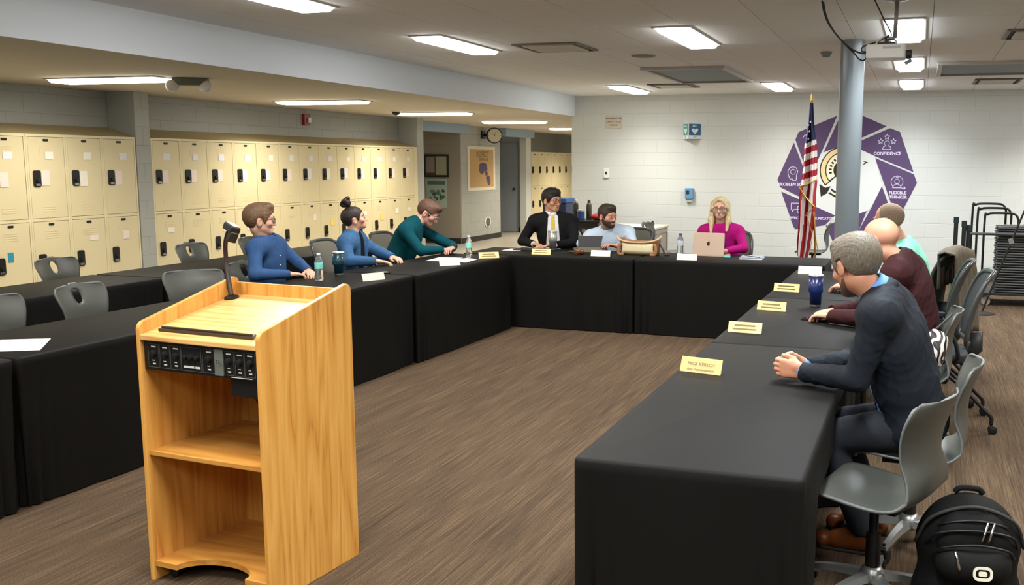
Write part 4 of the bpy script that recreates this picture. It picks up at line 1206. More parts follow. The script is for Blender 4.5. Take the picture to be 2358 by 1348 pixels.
        if g.get('collar'):
            cm_, r0, hgt, gap = g['collar']
            nd = (hl((0, -.02, -.05)) - (N - u * .02)).normalized(); ff = (f - nd * f.dot(nd)).normalized(); ll = nd.cross(ff)
            rows = []
            for (q, dr) in ((.0, .016), (hgt * .45, .01), (hgt, .003), (hgt * 1.02, -.004), (hgt * .5, -.004)):
                row = []
                for k in range(25):
                    a = gap + (2 * PI - 2 * gap) * k / 24
                    drop = .016 * (math.cos(a) * .5 + .5) if q < hgt * .8 else .02 * max(0, math.cos(a)) ** 2
                    row.append(N + nd * (g['neck'] - .014 + q - drop) + (ff * math.cos(a) * 1.06 + ll * math.sin(a)) * (r0 + dr) - Vector(O) + ff * .004)
                rows.append(row)
            cb = MB().grid(rows).build('collar', cm_, o, smooth=True)
            so = cb.modifiers.new('thickness', 'SOLIDIFY'); so.thickness = .003; so.offset = 0
    if trousers:
        s = SDF(lo, hi, .012)
        s.prims([torso[0]], .008); s.prims(leg, .01)
        s.noise(cloth_noise(.003, seed + 5))
        s.cut(lambda X, Y, Z: (.085 - Z) + 0 * X + 0 * Y); s.cut(lambda X, Y, Z: (Z - P.z - .08) + 0 * X + 0 * Y)
        p, t_, q = s.verts(.02)
        obj('trousers', mesh_from([(p - O, t_, q)], 'trousers'), mat('trousers_' + trousers, trousers, .85), root)
    ms = mat('shoe_' + shoe, shoe, .35)
    for A, T in feet:
        c = (A + T) / 2; lo_ = np.minimum(np.array(A), np.array(T)) - .1; hi_ = np.maximum(np.array(A), np.array(T)) + .1
        lo_[2] = -.02
        s = SDF(lo_, hi_, .006)
        tip = A + f * .175; tip.z = .034; heel = A - f * .035; heel.z = .04; a2 = A.copy(); a2.z = .085
        s.cone(heel, tip, .036, .031, 0); s.cone(a2, A + f * .1 + Vector((0, 0, -.05)), .043, .036, .03); s.cone(tip - l * .012, tip + l * .012, .028, .028, .02)
        s.cut(lambda X, Y, Z: (.012 - Z) + 0 * X + 0 * Y); s.cut(lambda X, Y, Z: (Z - .115) + 0 * X + 0 * Y)
        p, t_, q = s.verts(.01)
        so_ = obj('shoe', mesh_from([(p - O, t_, q)], 'shoe'), ms, root)
        M = frame_M((A + f * .07 - Vector(O)) * 1, f, Vector((0, 0, 1)).cross(f)); M.translation.z = 0
        MB().prism([(-.105, -.034), (.02, -.04), (.1, -.04), (.135, -.02), (.138, 0), (.135, .02), (.1, .04), (.02, .04), (-.105, .034)], .002, .014, M).build('sole', mat('sole', '8e8578' if shoe != '1c1a18' else '2a2826', .6), so_, bevel=.003)
    # ---- face
    HM = Matrix(((Hr.x, Hf.x, Hu.x, Hc.x - O[0]), (Hr.y, Hf.y, Hu.y, Hc.y - O[1]), (Hr.z, Hf.z, Hu.z, Hc.z), (0, 0, 0, 1))) @ Matrix.Scale(hs, 4)
    for sx in (-1, 1):
        eb = MB().ball((sx * .031, .0775, .0065), .0122, 14, 8, HM, 0)
        eb.ball((sx * .031, .0850, .0060), (.0066, .0052, .0066), 12, 6, HM, 1)
        eb.build('eye', [m_eye, m_iris], root, smooth=True)
        lid = MB().tube([(sx * .016, .0885, .009), (sx * .024, .0905, .0128), (sx * .033, .090, .0132), (sx * .044, .083, .009)], .0034, 6, HM).tube([(sx * .018, .0875, .003), (sx * .03, .0895, -.0005), (sx * .043, .083, .003)], .0024, 6, HM).build('eyelid', m_skin, root, smooth=True)
        bc = (hair or {}).get('brow', '4a3526')
        MB().tube([(sx * .013, .0925, .0275), (sx * .026, .0925, .033), (sx * .04, .0855, .033), (sx * .05, .075, .027)], [.003, .0042, .0038, .002], 6, HM, flat=.6).build('eyebrow', mat('brow_' + bc, bc, .9), root, smooth=True)
    MB().tube([(-.022, .0812, -.0560), (-.008, .0862, -.0525), (0, .0855, -.054), (.008, .0862, -.0525), (.022, .0812, -.0560)], [.0015, .0038, .0032, .0038, .0015], 6, HM).tube([(-.020, .0815, -.0585), (0, .0862, -.0635), (.020, .0815, -.0585)], [.0015, .0045, .0015], 6, HM).build('lips', mat('lip_' + lip, lip, .5), root, smooth=True)
    if glasses:
        gm = mat('glasses_' + glasses, glasses, .35)
        gb = MB()
        for sx in (-1, 1):
            ring = [(sx * .032 + x_, .1015 - .25 * abs(x_ + sx * .032 - 0) ** 2 / .1 - (.004 if abs(sx * .032 + x_) > .045 else 0), .004 + y_) for x_, y_ in rrect(.05, .036, .012, 3)]
            gb.tube(ring, .0019, 6, HM, closed=True)
            gb.tube([(sx * .056, .095, .012), (sx * .072, .06, .012), (sx * .082, -.005, .012), (sx * .082, -.03, .0)], .0019, 6, HM)
        gb.tube([(-.008, .1025, .008), (0, .104, .01), (.008, .1025, .008)], .0019, 6, HM)
        gb.build('glasses', gm, root, smooth=True)
    # ---- hair
    if hair and hair.get('style') != 'none':
        th = hair.get('th', .014); s = SDF(hc - .26, hc + .26, hvox); 
        s.ell(hl((0, -.016, .036)), np.array((.076 + th * .75, .097 + th, .086 + th)) * hs, HR, k=0)
        rs = np.random.RandomState(seed + 20)
        def loc(X, Y, Z):
            X = X - Hc.x; Y = Y - Hc.y; Z = Z - Hc.z
            return [(X * v.x + Y * v.y + Z * v.z) / hs for v in (Hr, Hf, Hu)]
        for q in hair.get('add', []):
            if q[0] == 'e': s.ell(hl(q[1]), np.array(q[2]) * hs, HR, k=q[3] * hs)
            else: s.cone(hl(q[1]), hl(q[2]), q[3] * hs, q[4] * hs, k=q[5] * hs)
        amp = hair.get('amp', .003)
        def hn(X, Y, Z):
            a, c, d = loc(X, Y, Z)
            an = np.arctan2(a, d + .02)
            return amp * hs * (np.sin(an * 38 + 70 * c + 2.5 * np.sin(70 * d)) * .35 + np.sin(an * 61 - 50 * c + 3 * np.sin(55 * a + 30 * c)) * .35 + .5 * np.sin(45 * a + 2 * np.sin(30 * c)) * np.sin(50 * c + 1))
        s.noise(hn)
        line = hair.get('line', [(.115, .062), (.085, .06), (.062, .045), (.042, .018), (.032, -.018), (.02, -.02), (.008, .028), (-.03, .03), (-.045, -.03), (-.06, -.062), (-.12, -.07)])
        ly = np.array([p[0] for p in line][::-1]); lz = np.array([p[1] for p in line][::-1])
        if line:
            def hcut(X, Y, Z):
                a, c, d = loc(X, Y, Z)
                r = (np.interp(c, ly, lz) - d) * hs * .75
                if hair.get('keep'):
                    w_, zb = hair['keep']
                    r = np.where((np.abs(a) > w_) & (d < .02) & (d > zb) & (c < .07), -.02, r)
                return r
            s.cut(hcut, .006)
        p, t_, q = s.verts()
        ho = obj('hair', mesh_from([(p - O, t_, q)], 'hair'), hair['mat'], root)
        for nm, pr, mm in hair.get('bun', []):
            s = SDF(np.array(hl(pr[0][1])) - .13, np.array(hl(pr[0][1])) + .13, hvox)
            for z_ in pr: s.ell(hl(z_[1]), np.array(z_[2]) * hs, HR, k=z_[3])
            s.noise(lambda X, Y, Z: .004 * np.sin(70 * X + 3 * np.sin(60 * Z)) * np.sin(65 * Y + 40 * Z))
            p, t_, q = s.verts(); obj(nm, mesh_from([(p - O, t_, q)], nm), mm, root)
    if beard:
        bm_, th, up = beard
        s = SDF(hc - .2, hc + .2, hvox)
        s.prims(world_head(head_prims()[1:5]), th * hs)
        s.noise(lambda X, Y, Z: .0012 * np.sin(300 * X) * np.sin(280 * Y) * np.sin(310 * Z))
        ly2 = np.array([-.03, .0, .03, .06, .075, .1, .13]); lz2 = np.array([-.02, .0, -.031, -.038, -.038, -.038, -.038]) + up
        def bcut(X, Y, Z):
            X = X - Hc.x; Y = Y - Hc.y; Z = Z - Hc.z
            a, c, d = [(X * v.x + Y * v.y + Z * v.z) / hs for v in (Hr, Hf, Hu)]
            r = (d - np.interp(c, ly2, lz2)) * hs
            mouth = .013 - np.sqrt((a / 1.7) ** 2 + (d + .058) ** 2 * 1.5)
            r = np.maximum(r, np.where(c > .06, mouth, -1) * hs)
            return np.maximum(r, (-.01 - c) * hs)
        s.cut(bcut, .004)
        p, t_, q = s.verts(); obj('beard', mesh_from([(p - O, t_, q)], 'beard'), bm_, root)
    return root, dict(N=N, P=P, f=f, l=l, u=u, fp=fp, O=Vector(O), HM=HM)

def hand_prims(W, d, up, side, curl=.45, sc=1.0):
    """palm, four unequal bent fingers and a thumb that leaves the side of the palm; up = back of the hand"""
    d = Vector(d).normalized(); up = Vector(up); up = (up - d * up.dot(d)).normalized(); s_ = d.cross(up) * -side     # towards the thumb
    out = []
    lat = (.027, .009, -.009, -.026)
    L = ((.040, .025, .020), (.044, .029, .021), (.041, .026, .020), (.032, .020, .018))
    for i in range(4):
        k0 = W + d * (.085 - .006 * abs(i - 1.2)) * sc + s_ * lat[i] * sc
        out.append(('c', W + d * .005 + s_ * lat[i] * .6, k0, .0155 * sc, .0105 * sc, .014))
        p = k0; a = curl * .5; r = .0096
        for j, ln in enumerate(L[i]):
            dd = d * math.cos(a) - up * math.sin(a) + s_ * lat[i] * .8
            q = p + dd.normalized() * ln * sc
            out.append(('c', p, q, r * sc, (r - .0011) * sc, .003)); r -= .0011; p = q; a += curl * (1.3 if j == 0 else .9)
    t0 = W + d * .02 + s_ * .022; t1 = W + d * .045 * sc + s_ * .047 * sc - up * .006; t2 = t1 + (d * .9 + s_ * .25 - up * .25).normalized() * .032 * sc; t3 = t2 + (d * 1.0 - s_ * .15 - up * .3).normalized() * .026 * sc
    out += [('c', t0, t1, .017 * sc, .0125 * sc, .014), ('c', t1, t2, .0118 * sc, .0104 * sc, .004), ('c', t2, t3, .0104 * sc, .0088 * sc, .003)]
    return out

def hair_mat(name, c, c2=None, bs=260):
    return mat('hair_' + name, c, .55, var=.35, vscale=140, bump=.35, bscale=bs, stretch=(1, 1, .25))
H_brown = hair_mat('brown', '6b5138'); H_dark = hair_mat('dark', '2c211c'); H_aub = hair_mat('auburn', '5d4130'); H_black = hair_mat('black', '1e1815')
H_grey = hair_mat('grey', '756b5c'); H_blond = hair_mat('blond', 'd3bc90'); H_sht = hair_mat('short_dark', '3a2c22')
c_denim = mat('shirt_denim', '33507a', .8, spec=.12, var=.12, vscale=30, bump=.1, bscale=400)
c_jean = mat('jacket_denim', '3a5d84', .8, spec=.12, var=.15, vscale=26, bump=.12, bscale=400)
c_teal = mat('pullover_teal', '0b454e', .85, spec=.12, var=.08, vscale=20, bump=.1, bscale=300)
c_white = mat('shirt_white', 'e6e6ea', .8, spec=.12); c_suit = mat('suit_black', '1c1c1d', .8, spec=.12, bump=.06, bscale=500)
c_tie = mat('tie_yellow', 'd9c04a', .6, spec=.12, var=.2, vscale=60); c_pale = mat('shirt_pale_blue', 'c3d4e4', .8, spec=.12, bump=.08, bscale=300)
c_mag = mat('blouse_magenta', 'a3126b', .75, spec=.12, var=.06, vscale=20, bump=.1, bscale=300)
c_navy = mat('blazer_navy', '151b23', .75, bump=.08, bscale=600, spec=.3); c_lblue = mat('shirt_light_blue', '6d9ad6', .75, spec=.12)
c_mar = mat('jacket_maroon', '351a1c', .7, spec=.12, bump=.08, bscale=400); c_mint = mat('polo_mint', '8fd8bb', .85, spec=.12, bump=.08, bscale=300)
c_blk = mat('shirt_black', '151618', .85, spec=.12)

# man in the blue shirt
person('young man in a blue button shirt and dark glasses, seen in profile', (-5.05, 6.64, .57), (-4.985, 6.55, 1.04), (.97, .22), (-4.99, 6.50, 1.195), (.74, .67, -.02), 1.07,
       [((-4.86, 6.24, .80), (-4.72, 6.46, .785), (.5, .8, -.05)), ((-4.88, 6.83, .82), (-4.69, 6.68, .785), (.6, -.6, -.05))], 'd6a58c',
       [dict(name='shirt', mat=c_denim, inf=.013, neck=.035, low=.48, buttons=(.10, .19, .28, .37), collar=(c_denim, .064, .04, .22))],
       hair=dict(mat=H_brown, th=.016, amp=.0022, brow='6b4c33', add=[('e', (0, .05, .105), (.055, .045, .03), .03), ('e', (0, -.06, .03), (.07, .05, .07), .03)]), glasses='3a1e1c', sh=.205, seed=1)
# woman with a bun
person('woman with dark hair in a top bun and a denim jacket, chin raised', (-5.03, 7.84, .57), (-4.96, 7.74, .985), (.97, .22), (-4.95, 7.78, 1.135), (.72, .60, .25), 1.0,
       [((-4.82, 7.47, .79), (-4.62, 7.58, .785), (.7, .5, -.1)), ((-4.80, 7.99, .81), (-4.66, 7.93, .785), (.8, -.4, -.05))], 'd2a288',
       [dict(name='top', mat=c_blk, inf=.008, neck=.02, low=.48, sleeves=False), dict(name='jacket', mat=c_jean, inf=.019, neck=.025, low=.46, opening=(.035, .05, .5), collar=(c_jean, .07, .04, .55))],
       hair=dict(mat=H_dark, th=.008, amp=.002, brow='2c211c', bun=[('hair_bun', [('e', (0, -.03, .165), (.042, .042, .038), 0), ('e', (.025, -.045, .185), (.028, .03, .026), .01), ('e', (-.022, -.02, .19), (.028, .03, .026), .01), ('e', (0, -.06, .16), (.03, .03, .03), .01), ('e', (.012, -.01, .205), (.02, .022, .02), .01)], H_dark)]), sh=.18, build=.9, seed=2, fem=True)
# man in teal
person('man in a teal pullover and glasses leaning on folded arms, looking down', (-5.06, 8.63, .57), (-4.87, 8.72, 1.045), (.97, .22), (-4.77, 8.84, 1.145), (.80, .20, -.52), 1.08,
       [((-4.66, 8.47, .80), (-4.55, 8.70, .795), (.3, .95, 0)), ((-4.62, 9.06, .80), (-4.50, 8.83, .80), (.1, -1, 0))], 'cf9a86',
       [dict(name='pullover', mat=c_teal, inf=.017, neck=.04, low=.46, collar=(c_teal, .064, .035, .18))],
       hair=dict(mat=H_aub, th=.013, amp=.002, brow='6a4a38', add=[('e', (0, .055, .095), (.055, .04, .03), .03)]), glasses='b9b2a6', sh=.215, build=1.05, seed=3)
# man in black suit
person('man in a black suit with a white shirt and yellow tie, wearing glasses', (-3.84, 10.12, .57), (-3.875, 10.02, 1.075), (.40, -.92), (-3.875, 10.0, 1.245), (.88, -.42, -.06), 1.08,
       [((-4.2, 9.93, .80), (-4.0, 9.76, .785), (.7, -.4, 0)), ((-3.60, 9.95, .80), (-3.73, 9.74, .785), (-.7, -.4, 0))], 'd09a78',
       [dict(name='shirt', mat=c_white, inf=.010, neck=.05, low=.48, wrist_off=-.02, collar=(c_white, .062, .04, .3)), dict(name='tie', mat=c_tie, inf=.0155, neck=.06, low=.5, band=(.018, .042, .46, -.035), sleeves=False, wr_amp=.001),
        dict(name='jacket', mat=c_suit, inf=.021, neck=.035, low=.46, opening=(.055, .10, .6), collar=(c_suit, .074, .03, .6))],
       hair=dict(mat=H_black, th=.018, amp=.002, brow='1e1815', add=[('e', (0, .045, .10), (.06, .05, .032), .03)]), glasses='4a2a1c', sh=.215, build=1.05, seed=4)
# bearded man
person('bearded man in a pale blue shirt leaning over a tablet', (-3.18, 10.24, .57), (-3.235, 10.02, .94), (.25, -.97), (-3.205, 9.93, 1.09), (.86, -.50, -.08), 1.06,
       [((-3.47, 9.82, .80), (-3.25, 9.66, .79), (.8, -.3, 0)), ((-2.90, 9.86, .81), (-3.02, 9.66, .80), (-.5, -.6, .2))], 'cd937a',
       [dict(name='shirt', mat=c_pale, inf=.015, neck=.035, low=.48, wrist_off=.03, collar=(c_pale, .064, .042, .35))],
       hair=dict(mat=H_sht, th=.014, amp=.002, brow='3a2c22', add=[('e', (0, .05, .10), (.055, .042, .03), .03)]), beard=(H_sht, .006, 0), sh=.225, build=1.05, roll=.12, seed=5)
# blonde woman
hb = dict(mat=H_blond, th=.012, amp=.0012, brow='8a6d4c', keep=(.052, -.27), line=[(.13, .098), (.095, .094), (.075, .078), (.06, .045), (.045, -.3), (-.12, -.3)],
          add=[('c', (-.076, -.004, .06), (-.088, .004, -.12), .022, .026, .03), ('c', (.076, -.004, .06), (.09, .004, -.12), .022, .03, .03), ('c', (-.086, .008, -.11), (-.074, .05, -.215), .027, .012, .03), ('c', (.088, .008, -.11), (.082, .055, -.235), .031, .013, .03), ('e', (0, -.07, -.04), (.09, .045, .12), .04),
               ('c', (.012, .072, .098), (.082, .04, .0), .014, .018, .02), ('c', (-.0, .07, .10), (-.074, .035, .01), .013, .014, .02)])
r6, i6 = person('blonde woman in a magenta blouse and dark glasses behind the laptop', (-1.95, 10.14, .57), (-1.985, 10.02, 1.01), (.12, -.99), (-1.985, 9.98, 1.195), (.06, -1, .0), 1.03,
       [((-2.21, 9.94, .80), (-2.1, 9.73, .785), (.5, -.6, 0)), ((-1.715, 9.9, .80), (-1.86, 9.70, .785), (-.75, -.4, 0))], 'd8a893',
       [dict(name='blouse', mat=c_mag, inf=.014, neck=.015, low=.48)], hair=hb, glasses='33242c', sh=.19, build=.95, lip='b0666a', seed=6, fem=True)
ly_ = mat('lanyard_purple', '3d2d6e', .7)
lb = MB()
for sx in (-1, 1):
    pts = [i6['N'] - i6['O'] + i6['l'] * sx * a + i6['fp'] * b_ - i6['u'] * c for a, b_, c in ((.062, .01, -.045), (.06, .085, .02), (.05, .125, .09), (.03, .146, .19), (.008, .15, .30))]
    lb.tube(spline(pts, 4), .005, 6, flat=.5)
lb.build('lanyard', ly_, r6, smooth=True)
# man in the navy blazer, hands clasped
def clasped():
    out = []
    X0 = -.405
    for sg, W, yk in ((-1, Vector((-.435, 4.035, .80)), 4.062), (1, Vector((-.43, 4.155, .80)), 4.128)):
        dirx = Vector((-1, 0, .03)); inw = Vector((0, -sg, 0))
        zs = [.838, .819, .799, .780] if sg < 0 else [.8285, .809, .7895, .772]
        pr = []
        for i, z in enumerate(zs):
            k0 = Vector((-.518 - .004 * (1.5 - abs(i - 1.5)), yk + sg * .012, z))
            pr.append(('c', W + Vector((-.005, 0, (z - .805) * .6)), k0, .0165, .0125, .016))
            r = .0102; p = k0
            L = ((.040, .026, .02), (.043, .028, .021), (.040, .026, .02), (.032, .021, .018))[i]
            for j, (ln, ang) in enumerate(zip(L, (35, 100, 150))):
                a = math.radians(ang)
                q = p + (dirx * math.cos(a) + inw * math.sin(a)) * ln
                pr.append(('c', p, q, r, r - .001, .003)); r -= .001; p = q
        z0 = .845 if sg < 0 else .842
        t0 = W + Vector((-.025, 0, .022)); t1 = Vector((-.478, yk + sg * .002, z0 + .004)); t2 = t1 + Vector((-.03, -sg * .014, .008)); t3 = t2 + Vector((-.020, -sg * .018, -.002))
        if sg > 0: t1, t2, t3 = t1 + Vector((0, 0, .0)), t2 + Vector((.012, 0, .006)), t3 + Vector((.016, 0, .008))
        pr += [('c', t0, t1, .018, .0135, .016), ('c', t1, t2, .0122, .0108, .004), ('c', t2, t3, .0108, .009, .003)]
        out.append(pr)
    return out
H_top = [('e', (0, .045, .10), (.058, .05, .034), .03), ('e', (0, -.07, .04), (.068, .045, .07), .03)]
person('man in a navy blazer with grey hair, hands clasped on the table', (.02, 4.22, .575), (-.128, 4.16, 1.115), (-.98, .14), (-.245, 4.165, 1.238), (-.60, .74, -.36), 1.08,
       [((-.255, 4.37, .795), (-.43, 4.155, .80)), ((-.21, 3.965, .80), (-.435, 4.035, .80))][::1], 'c98d6f',
       [dict(name='shirt', mat=c_lblue, inf=.010, neck=.05, low=.48, wrist_off=-.02, collar=(c_lblue, .063, .045, .3)), dict(name='jacket', mat=c_navy, inf=.023, neck=.022, low=.44, opening=(.06, .08, .55), wrist_off=.0, wr_amp=.005, collar=(c_navy, .076, .04, .6))],
       trousers='1d2128', shoe='713c17', hair=dict(mat=H_grey, th=.016, amp=.0014, brow='5a4a3a', add=H_top, line=[(.115, .062), (.085, .06), (.062, .045), (.042, .018), (.034, -.022), (.02, -.024), (.008, .028), (-.03, .03), (-.042, -.03), (-.055, -.062), (-.12, -.072)]), beard=(hair_mat('stubble', '6f5443'), .0018, -.022), sh=.20, build=1.06, vox=.007, hvox=.0038, hand_fn=clasped, legs=(.34, -.16), seed=7)
# bald man in maroon
person('bald man in a maroon jacket, seen from behind', (.03, 5.84, .575), (-.08, 5.79, 1.11), (-.97, .2), (-.205, 5.78, 1.225), (-.84, .48, -.25), 1.1,
       [((-.27, 6.06, .80), (-.47, 5.86, .79)), ((-.24, 5.57, .80), (-.46, 5.68, .79))], 'cf977b',
       [dict(name='shirt', mat=mat('shirt_amber', '9a6a2a', .8), inf=.009, neck=.045, low=.48, collar=(mat('collar_black', '1c1a1c', .8), .062, .03, .3)), dict(name='jacket', mat=c_mar, inf=.023, neck=.02, low=.44, opening=(.05, .07, .55), wr_amp=.005, collar=(c_mar, .075, .035, .6))],
       hair=dict(mat=H_brown, style='none', brow='7a5a44'), sh=.21, build=1.08, vox=.008, hvox=.0042, seed=8)
# bald man in mint
person('balding man in a mint polo and glasses, farthest along the far table side', (.03, 7.23, .575), (-.085, 7.2, 1.085), (-.98, .15), (-.205, 7.2, 1.262), (-.90, .35, -.12), 1.06,
       [((-.27, 7.45, .80), (-.47, 7.28, .79)), ((-.26, 6.97, .80), (-.47, 7.08, .79))], 'cc987f',
       [dict(name='polo', mat=c_mint, inf=.016, neck=.03, low=.46, collar=(c_mint, .066, .035, .25))],
       hair=dict(mat=mat('hair_fringe', '8e7762', .8, var=.2, vscale=200), th=.003, amp=.001, brow='7a6a58', line=[(.12, .5), (.04, .5), (.034, -.01), (.02, -.02), (.0, .04), (-.03, .045), (-.05, .02), (-.06, -.07), (-.12, -.075)][:0] or [(.12, .4), (.045, .4), (.03, .02), (.02, -.02), (.006, .03), (-.03, .03), (-.045, -.03), (-.06, -.06), (-.12, -.07)]), glasses='2a2422', sh=.205, build=1.05, seed=9)

# ================================================================== SMALL THINGS
TZ = .742
m_brass = mat('nameplate_gold', 'e2c889', .35, metal=.15); m_brass2 = mat('nameplate_pale', 'efe6cf', .5); m_print = mat('nameplate_print', '7d7148', .7)
def nameplate(x, y, deg, label, w=.2, h=.062, m=None, lines=None, tilt=.36):
    """an engraved desk plate leaning back on its foot; deg = direction it faces"""
    t = thing('nameplate', label, 'nameplate', (x, y, TZ + .0005), math.radians(deg) + PI / 2, 'engraved name plates on the tables')
    M = Matrix.Translation((0, 0, .0)) @ Matrix.Rotation(PI / 2 - tilt, 4, 'X')
    MB().prism([(-w / 2, 0), (w / 2, 0), (w / 2, h), (-w / 2, h)], -.004, 0, M).build('plate', m or m_brass, t, bevel=.001)
    MB().add([(-w / 2 + .004, .004, 0), (w / 2 - .004, .004, 0), (w / 2 - .004, .04, 0), (-w / 2 + .004, .04, 0), (-w / 2 + .004, .004, .006), (w / 2 - .004, .004, .006), (w / 2 - .004, .04, .004), (-w / 2 + .004, .04, .004)], [(3, 2, 1, 0), (4, 5, 6, 7), (0, 1, 5, 4), (1, 2, 6, 5), (2, 3, 7, 6), (3, 0, 4, 7)]).build('foot', m_steel, t)
    if lines:
        if lines == 2: MB().box(-w * .32, w * .3, .036, .046, 0, .0006, M).box(-w * .36, w * .34, .016, .025, 0, .0006, M).build('print', m_print, t)
        else:
          for k, (tx, sz, yy) in enumerate(lines): lettering(tx, sz, m_print, t, M @ Matrix.Translation((0, yy, .0006)))
    return t
two = [('NICK KERSCH', .021, .040), ('Asst. Superintendent', .0155, .016)]
def marks(t): 
    return t
nameplate(-.90, 4.13, -103, 'gold engraved name plate with two lines of text, before the clasped hands', .2, .07, None, two)
nameplate(-.89, 5.22, -95, 'gold name plate past the table seam, second from the camera along the near table edge', .19, .062, None, 2)
nameplate(-.87, 6.08, -100, 'gold name plate beside the black phone and the navy tumbler', .19, .062, None, 2)
nameplate(-.90, 7.04, -97, 'gold name plate between the navy tumbler and the white card', .19, .062, None, 2)
nameplate(-.86, 8.24, -95, 'white folded card farthest along the near table edge, behind the tumbler', .2, .07, m_brass2, None)
nameplate(-4.06, 6.63, -25, 'cream name plate on the table in front of the woman with the bun', .2, .062, m_brass2, None)
nameplate(-4.01, 7.82, -40, 'white name plate in front of the papers and the man in teal', .2, .062, m_brass2, None)
nameplate(-3.97, 8.56, -50, 'gold name plate between the water bottle and the table corner', .2, .062, None, 2)
nameplate(-3.64, 9.08, -85, 'gold name plate in front of the man in the black suit', .2, .062, None, 2)
nameplate(-3.02, 9.12, -88, 'cream name plate beside the leather bag', .2, .062, m_brass2, None)
nameplate(-2.12, 9.05, -88, 'cream name plate in front of the pinkish laptop', .2, .062, m_brass2, None)

# drinks
m_clear = mat('clear_plastic', 'eef4f4', .08, trans=.9, ior=1.2)
m_water = mat('water', 'e8f2f2', .02, trans=1, ior=1.33)
m_lblt = mat('label_turquoise', '7fd0c4', .5); m_capw = mat('cap_white', 'e2e8ea', .4); m_capb = mat('cap_blue', '2f6fa8', .4)
def pet_bottle(x, y, label, h=.215, r=.032, lab=m_lblt, cap=m_capw):
    t = thing('water_bottle', label, 'bottle', (x, y, TZ + .0005), 0, 'clear plastic water bottles on the tables')
    pr = [(r * .8, 0), (r, .008), (r, h * .2), (r * .95, h * .24), (r, h * .28), (r * .95, h * .34), (r, h * .40), (r, h * .68), (r * .9, h * .75), (r * .55, h * .86), (r * .4, h * .90), (r * .4, h * .93)]
    MB().lathe(pr, 22).build('body', m_clear, t, smooth=True)
    MB().lathe([(r * 1.015, h * .44), (r * 1.02, h * .45), (r * 1.02, h * .64), (r * 1.015, h * .65)], 22).build('label', lab, t, smooth=True)
    MB().lathe([(r * .46, h * .92), (r * .46, h * .99), (r * .4, h)], 18).build('cap', cap, t, smooth=True)
    return t
pet_bottle(-4.45, 6.47, 'clear water bottle with a turquoise label, beside the dark teal tumbler')
pet_bottle(-4.19, 8.57, 'clear water bottle with a turquoise label, beside the white papers')
pet_bottle(-2.29, 9.49, 'clear water bottle with a blue cap, beside the pinkish laptop', .225, .033, mat('label_clear', 'b9c4d0', .4), m_capb)
def tumbler(x, y, label, h, r0, r1, body, lid, band=True, handle=False):
    t = thing('tumbler', label, 'tumbler', (x, y, TZ + .0005))
    MB().lathe([(r0 * .95, 0), (r0, .004), (r0, .016)], 28).build('base_ring', m_steel, t, smooth=False)
    MB().lathe([(r0 * 1.01, .016), (r0 * 1.04, h * .42), (r1 * .93, h * .46), (r1 * .96, h * .5), (r1, h * .93)], 32).build('body', body, t, smooth=True)
    MB().lathe([(r1 * 1.0, h * .93), (r1 * 1.02, h * .95), (r1 * 1.02, h * .985), (r1 * .93, h)], 30).build('rim', m_steel, t, smooth=True)
    MB().lathe([(r1 * .9, h * .985), (r1 * .9, h * 1.005), (r1 * .2, h * 1.012)], 26).build('lid', lid, t, smooth=True)
    MB().box(-.012, .012, -r1 * .6, r1 * .1, h * 1.01, h * 1.03).build('lid_slider', m_white if lid is not m_white else m_black, t, bevel=.003)
    return t
m_clid = mat('lid_clear', 'd6dde2', .15, spec=.6)
tumbler(-.62, 6.36, 'tall navy steel tumbler with a clear lid on the near table', .212, .037, .05, mat('tumbler_navy', '15265a', .3, coat=.3), m_clid)
tumbler(-4.53, 6.86, 'dark teal steel tumbler beside the water bottle, before the woman with the bun', .19, .036, .052, mat('tumbler_teal', '0f3b4a', .3, coat=.3), m_clid)
tumbler(-3.72, 9.62, 'brushed steel tumbler in front of the man in the black suit', .205, .036, .049, mat('tumbler_steel', 'b4b2ab', .35, metal=.7), m_clid)
# phones and small black things
def phone(x, y, deg, label, w=.075, l=.15):
    t = thing('phone', label, 'phone', (x, y, TZ + .0005), math.radians(deg))
    MB().prism(rrect(w, l, .012), 0, .009).build('body', m_black, t, bevel=.002)
    MB().prism(rrect(w - .006, l - .006, .01), .009, .0094).build('screen', mat('phone_glass', '08090a', .08), t)
    return t
phone(-.57, 5.8, 80, 'black phone lying beside the navy tumbler')
phone(-.44, 6.25, 70, 'black phone lying before the bald man in maroon')
phone(-4.28, 7.12, 60, 'black phone lying behind the cream name plate of the woman with the bun')
bk = thing('notebook', 'pale grey spiral notebook lying beside the blonde woman', 'notebook', (-1.55, 9.45, TZ + .0005), .05)
MB().box(-.11, .11, -.14, .14, 0, .004).build('back_cover', m_white, bk)
MB().box(-.105, .105, -.137, .137, .004, .014).build('pages', m_paper, bk)
MB().box(-.11, .11, -.14, .14, .014, .018).build('front_cover', mat('cover_grey', '8f9aa6', .5), bk)
MB().tube([(.09, -.12, .02), (-.08, .06, .02)], .004).build('pen', m_dark, bk)
def paper(name, pts, label, m=m_paper, z=TZ):
    n = len(pts); cx = sum(p[0] for p in pts) / n; cy = sum(p[1] for p in pts) / n
    o = MB().prism([(p[0] - cx, p[1] - cy) for p in pts], 0, .0015).build(name, m)
    o.location = (cx, cy, z + .0006); return tag(o, label, 'paper')
m_sheet = mat('sheet_white', 'f2f0e6', .7)
paper('paper_sheet', [(-4.26, 3.52), (-4.085, 3.62), (-4.30, 3.88), (-4.51, 3.77)], 'white sheet lying on the table behind the podium', m_sheet)
paper('paper_sheet', [(-4.42, 8.12), (-4.20, 8.16), (-4.22, 8.50), (-4.46, 8.47)], 'white sheet spread before the man in teal', m_sheet)
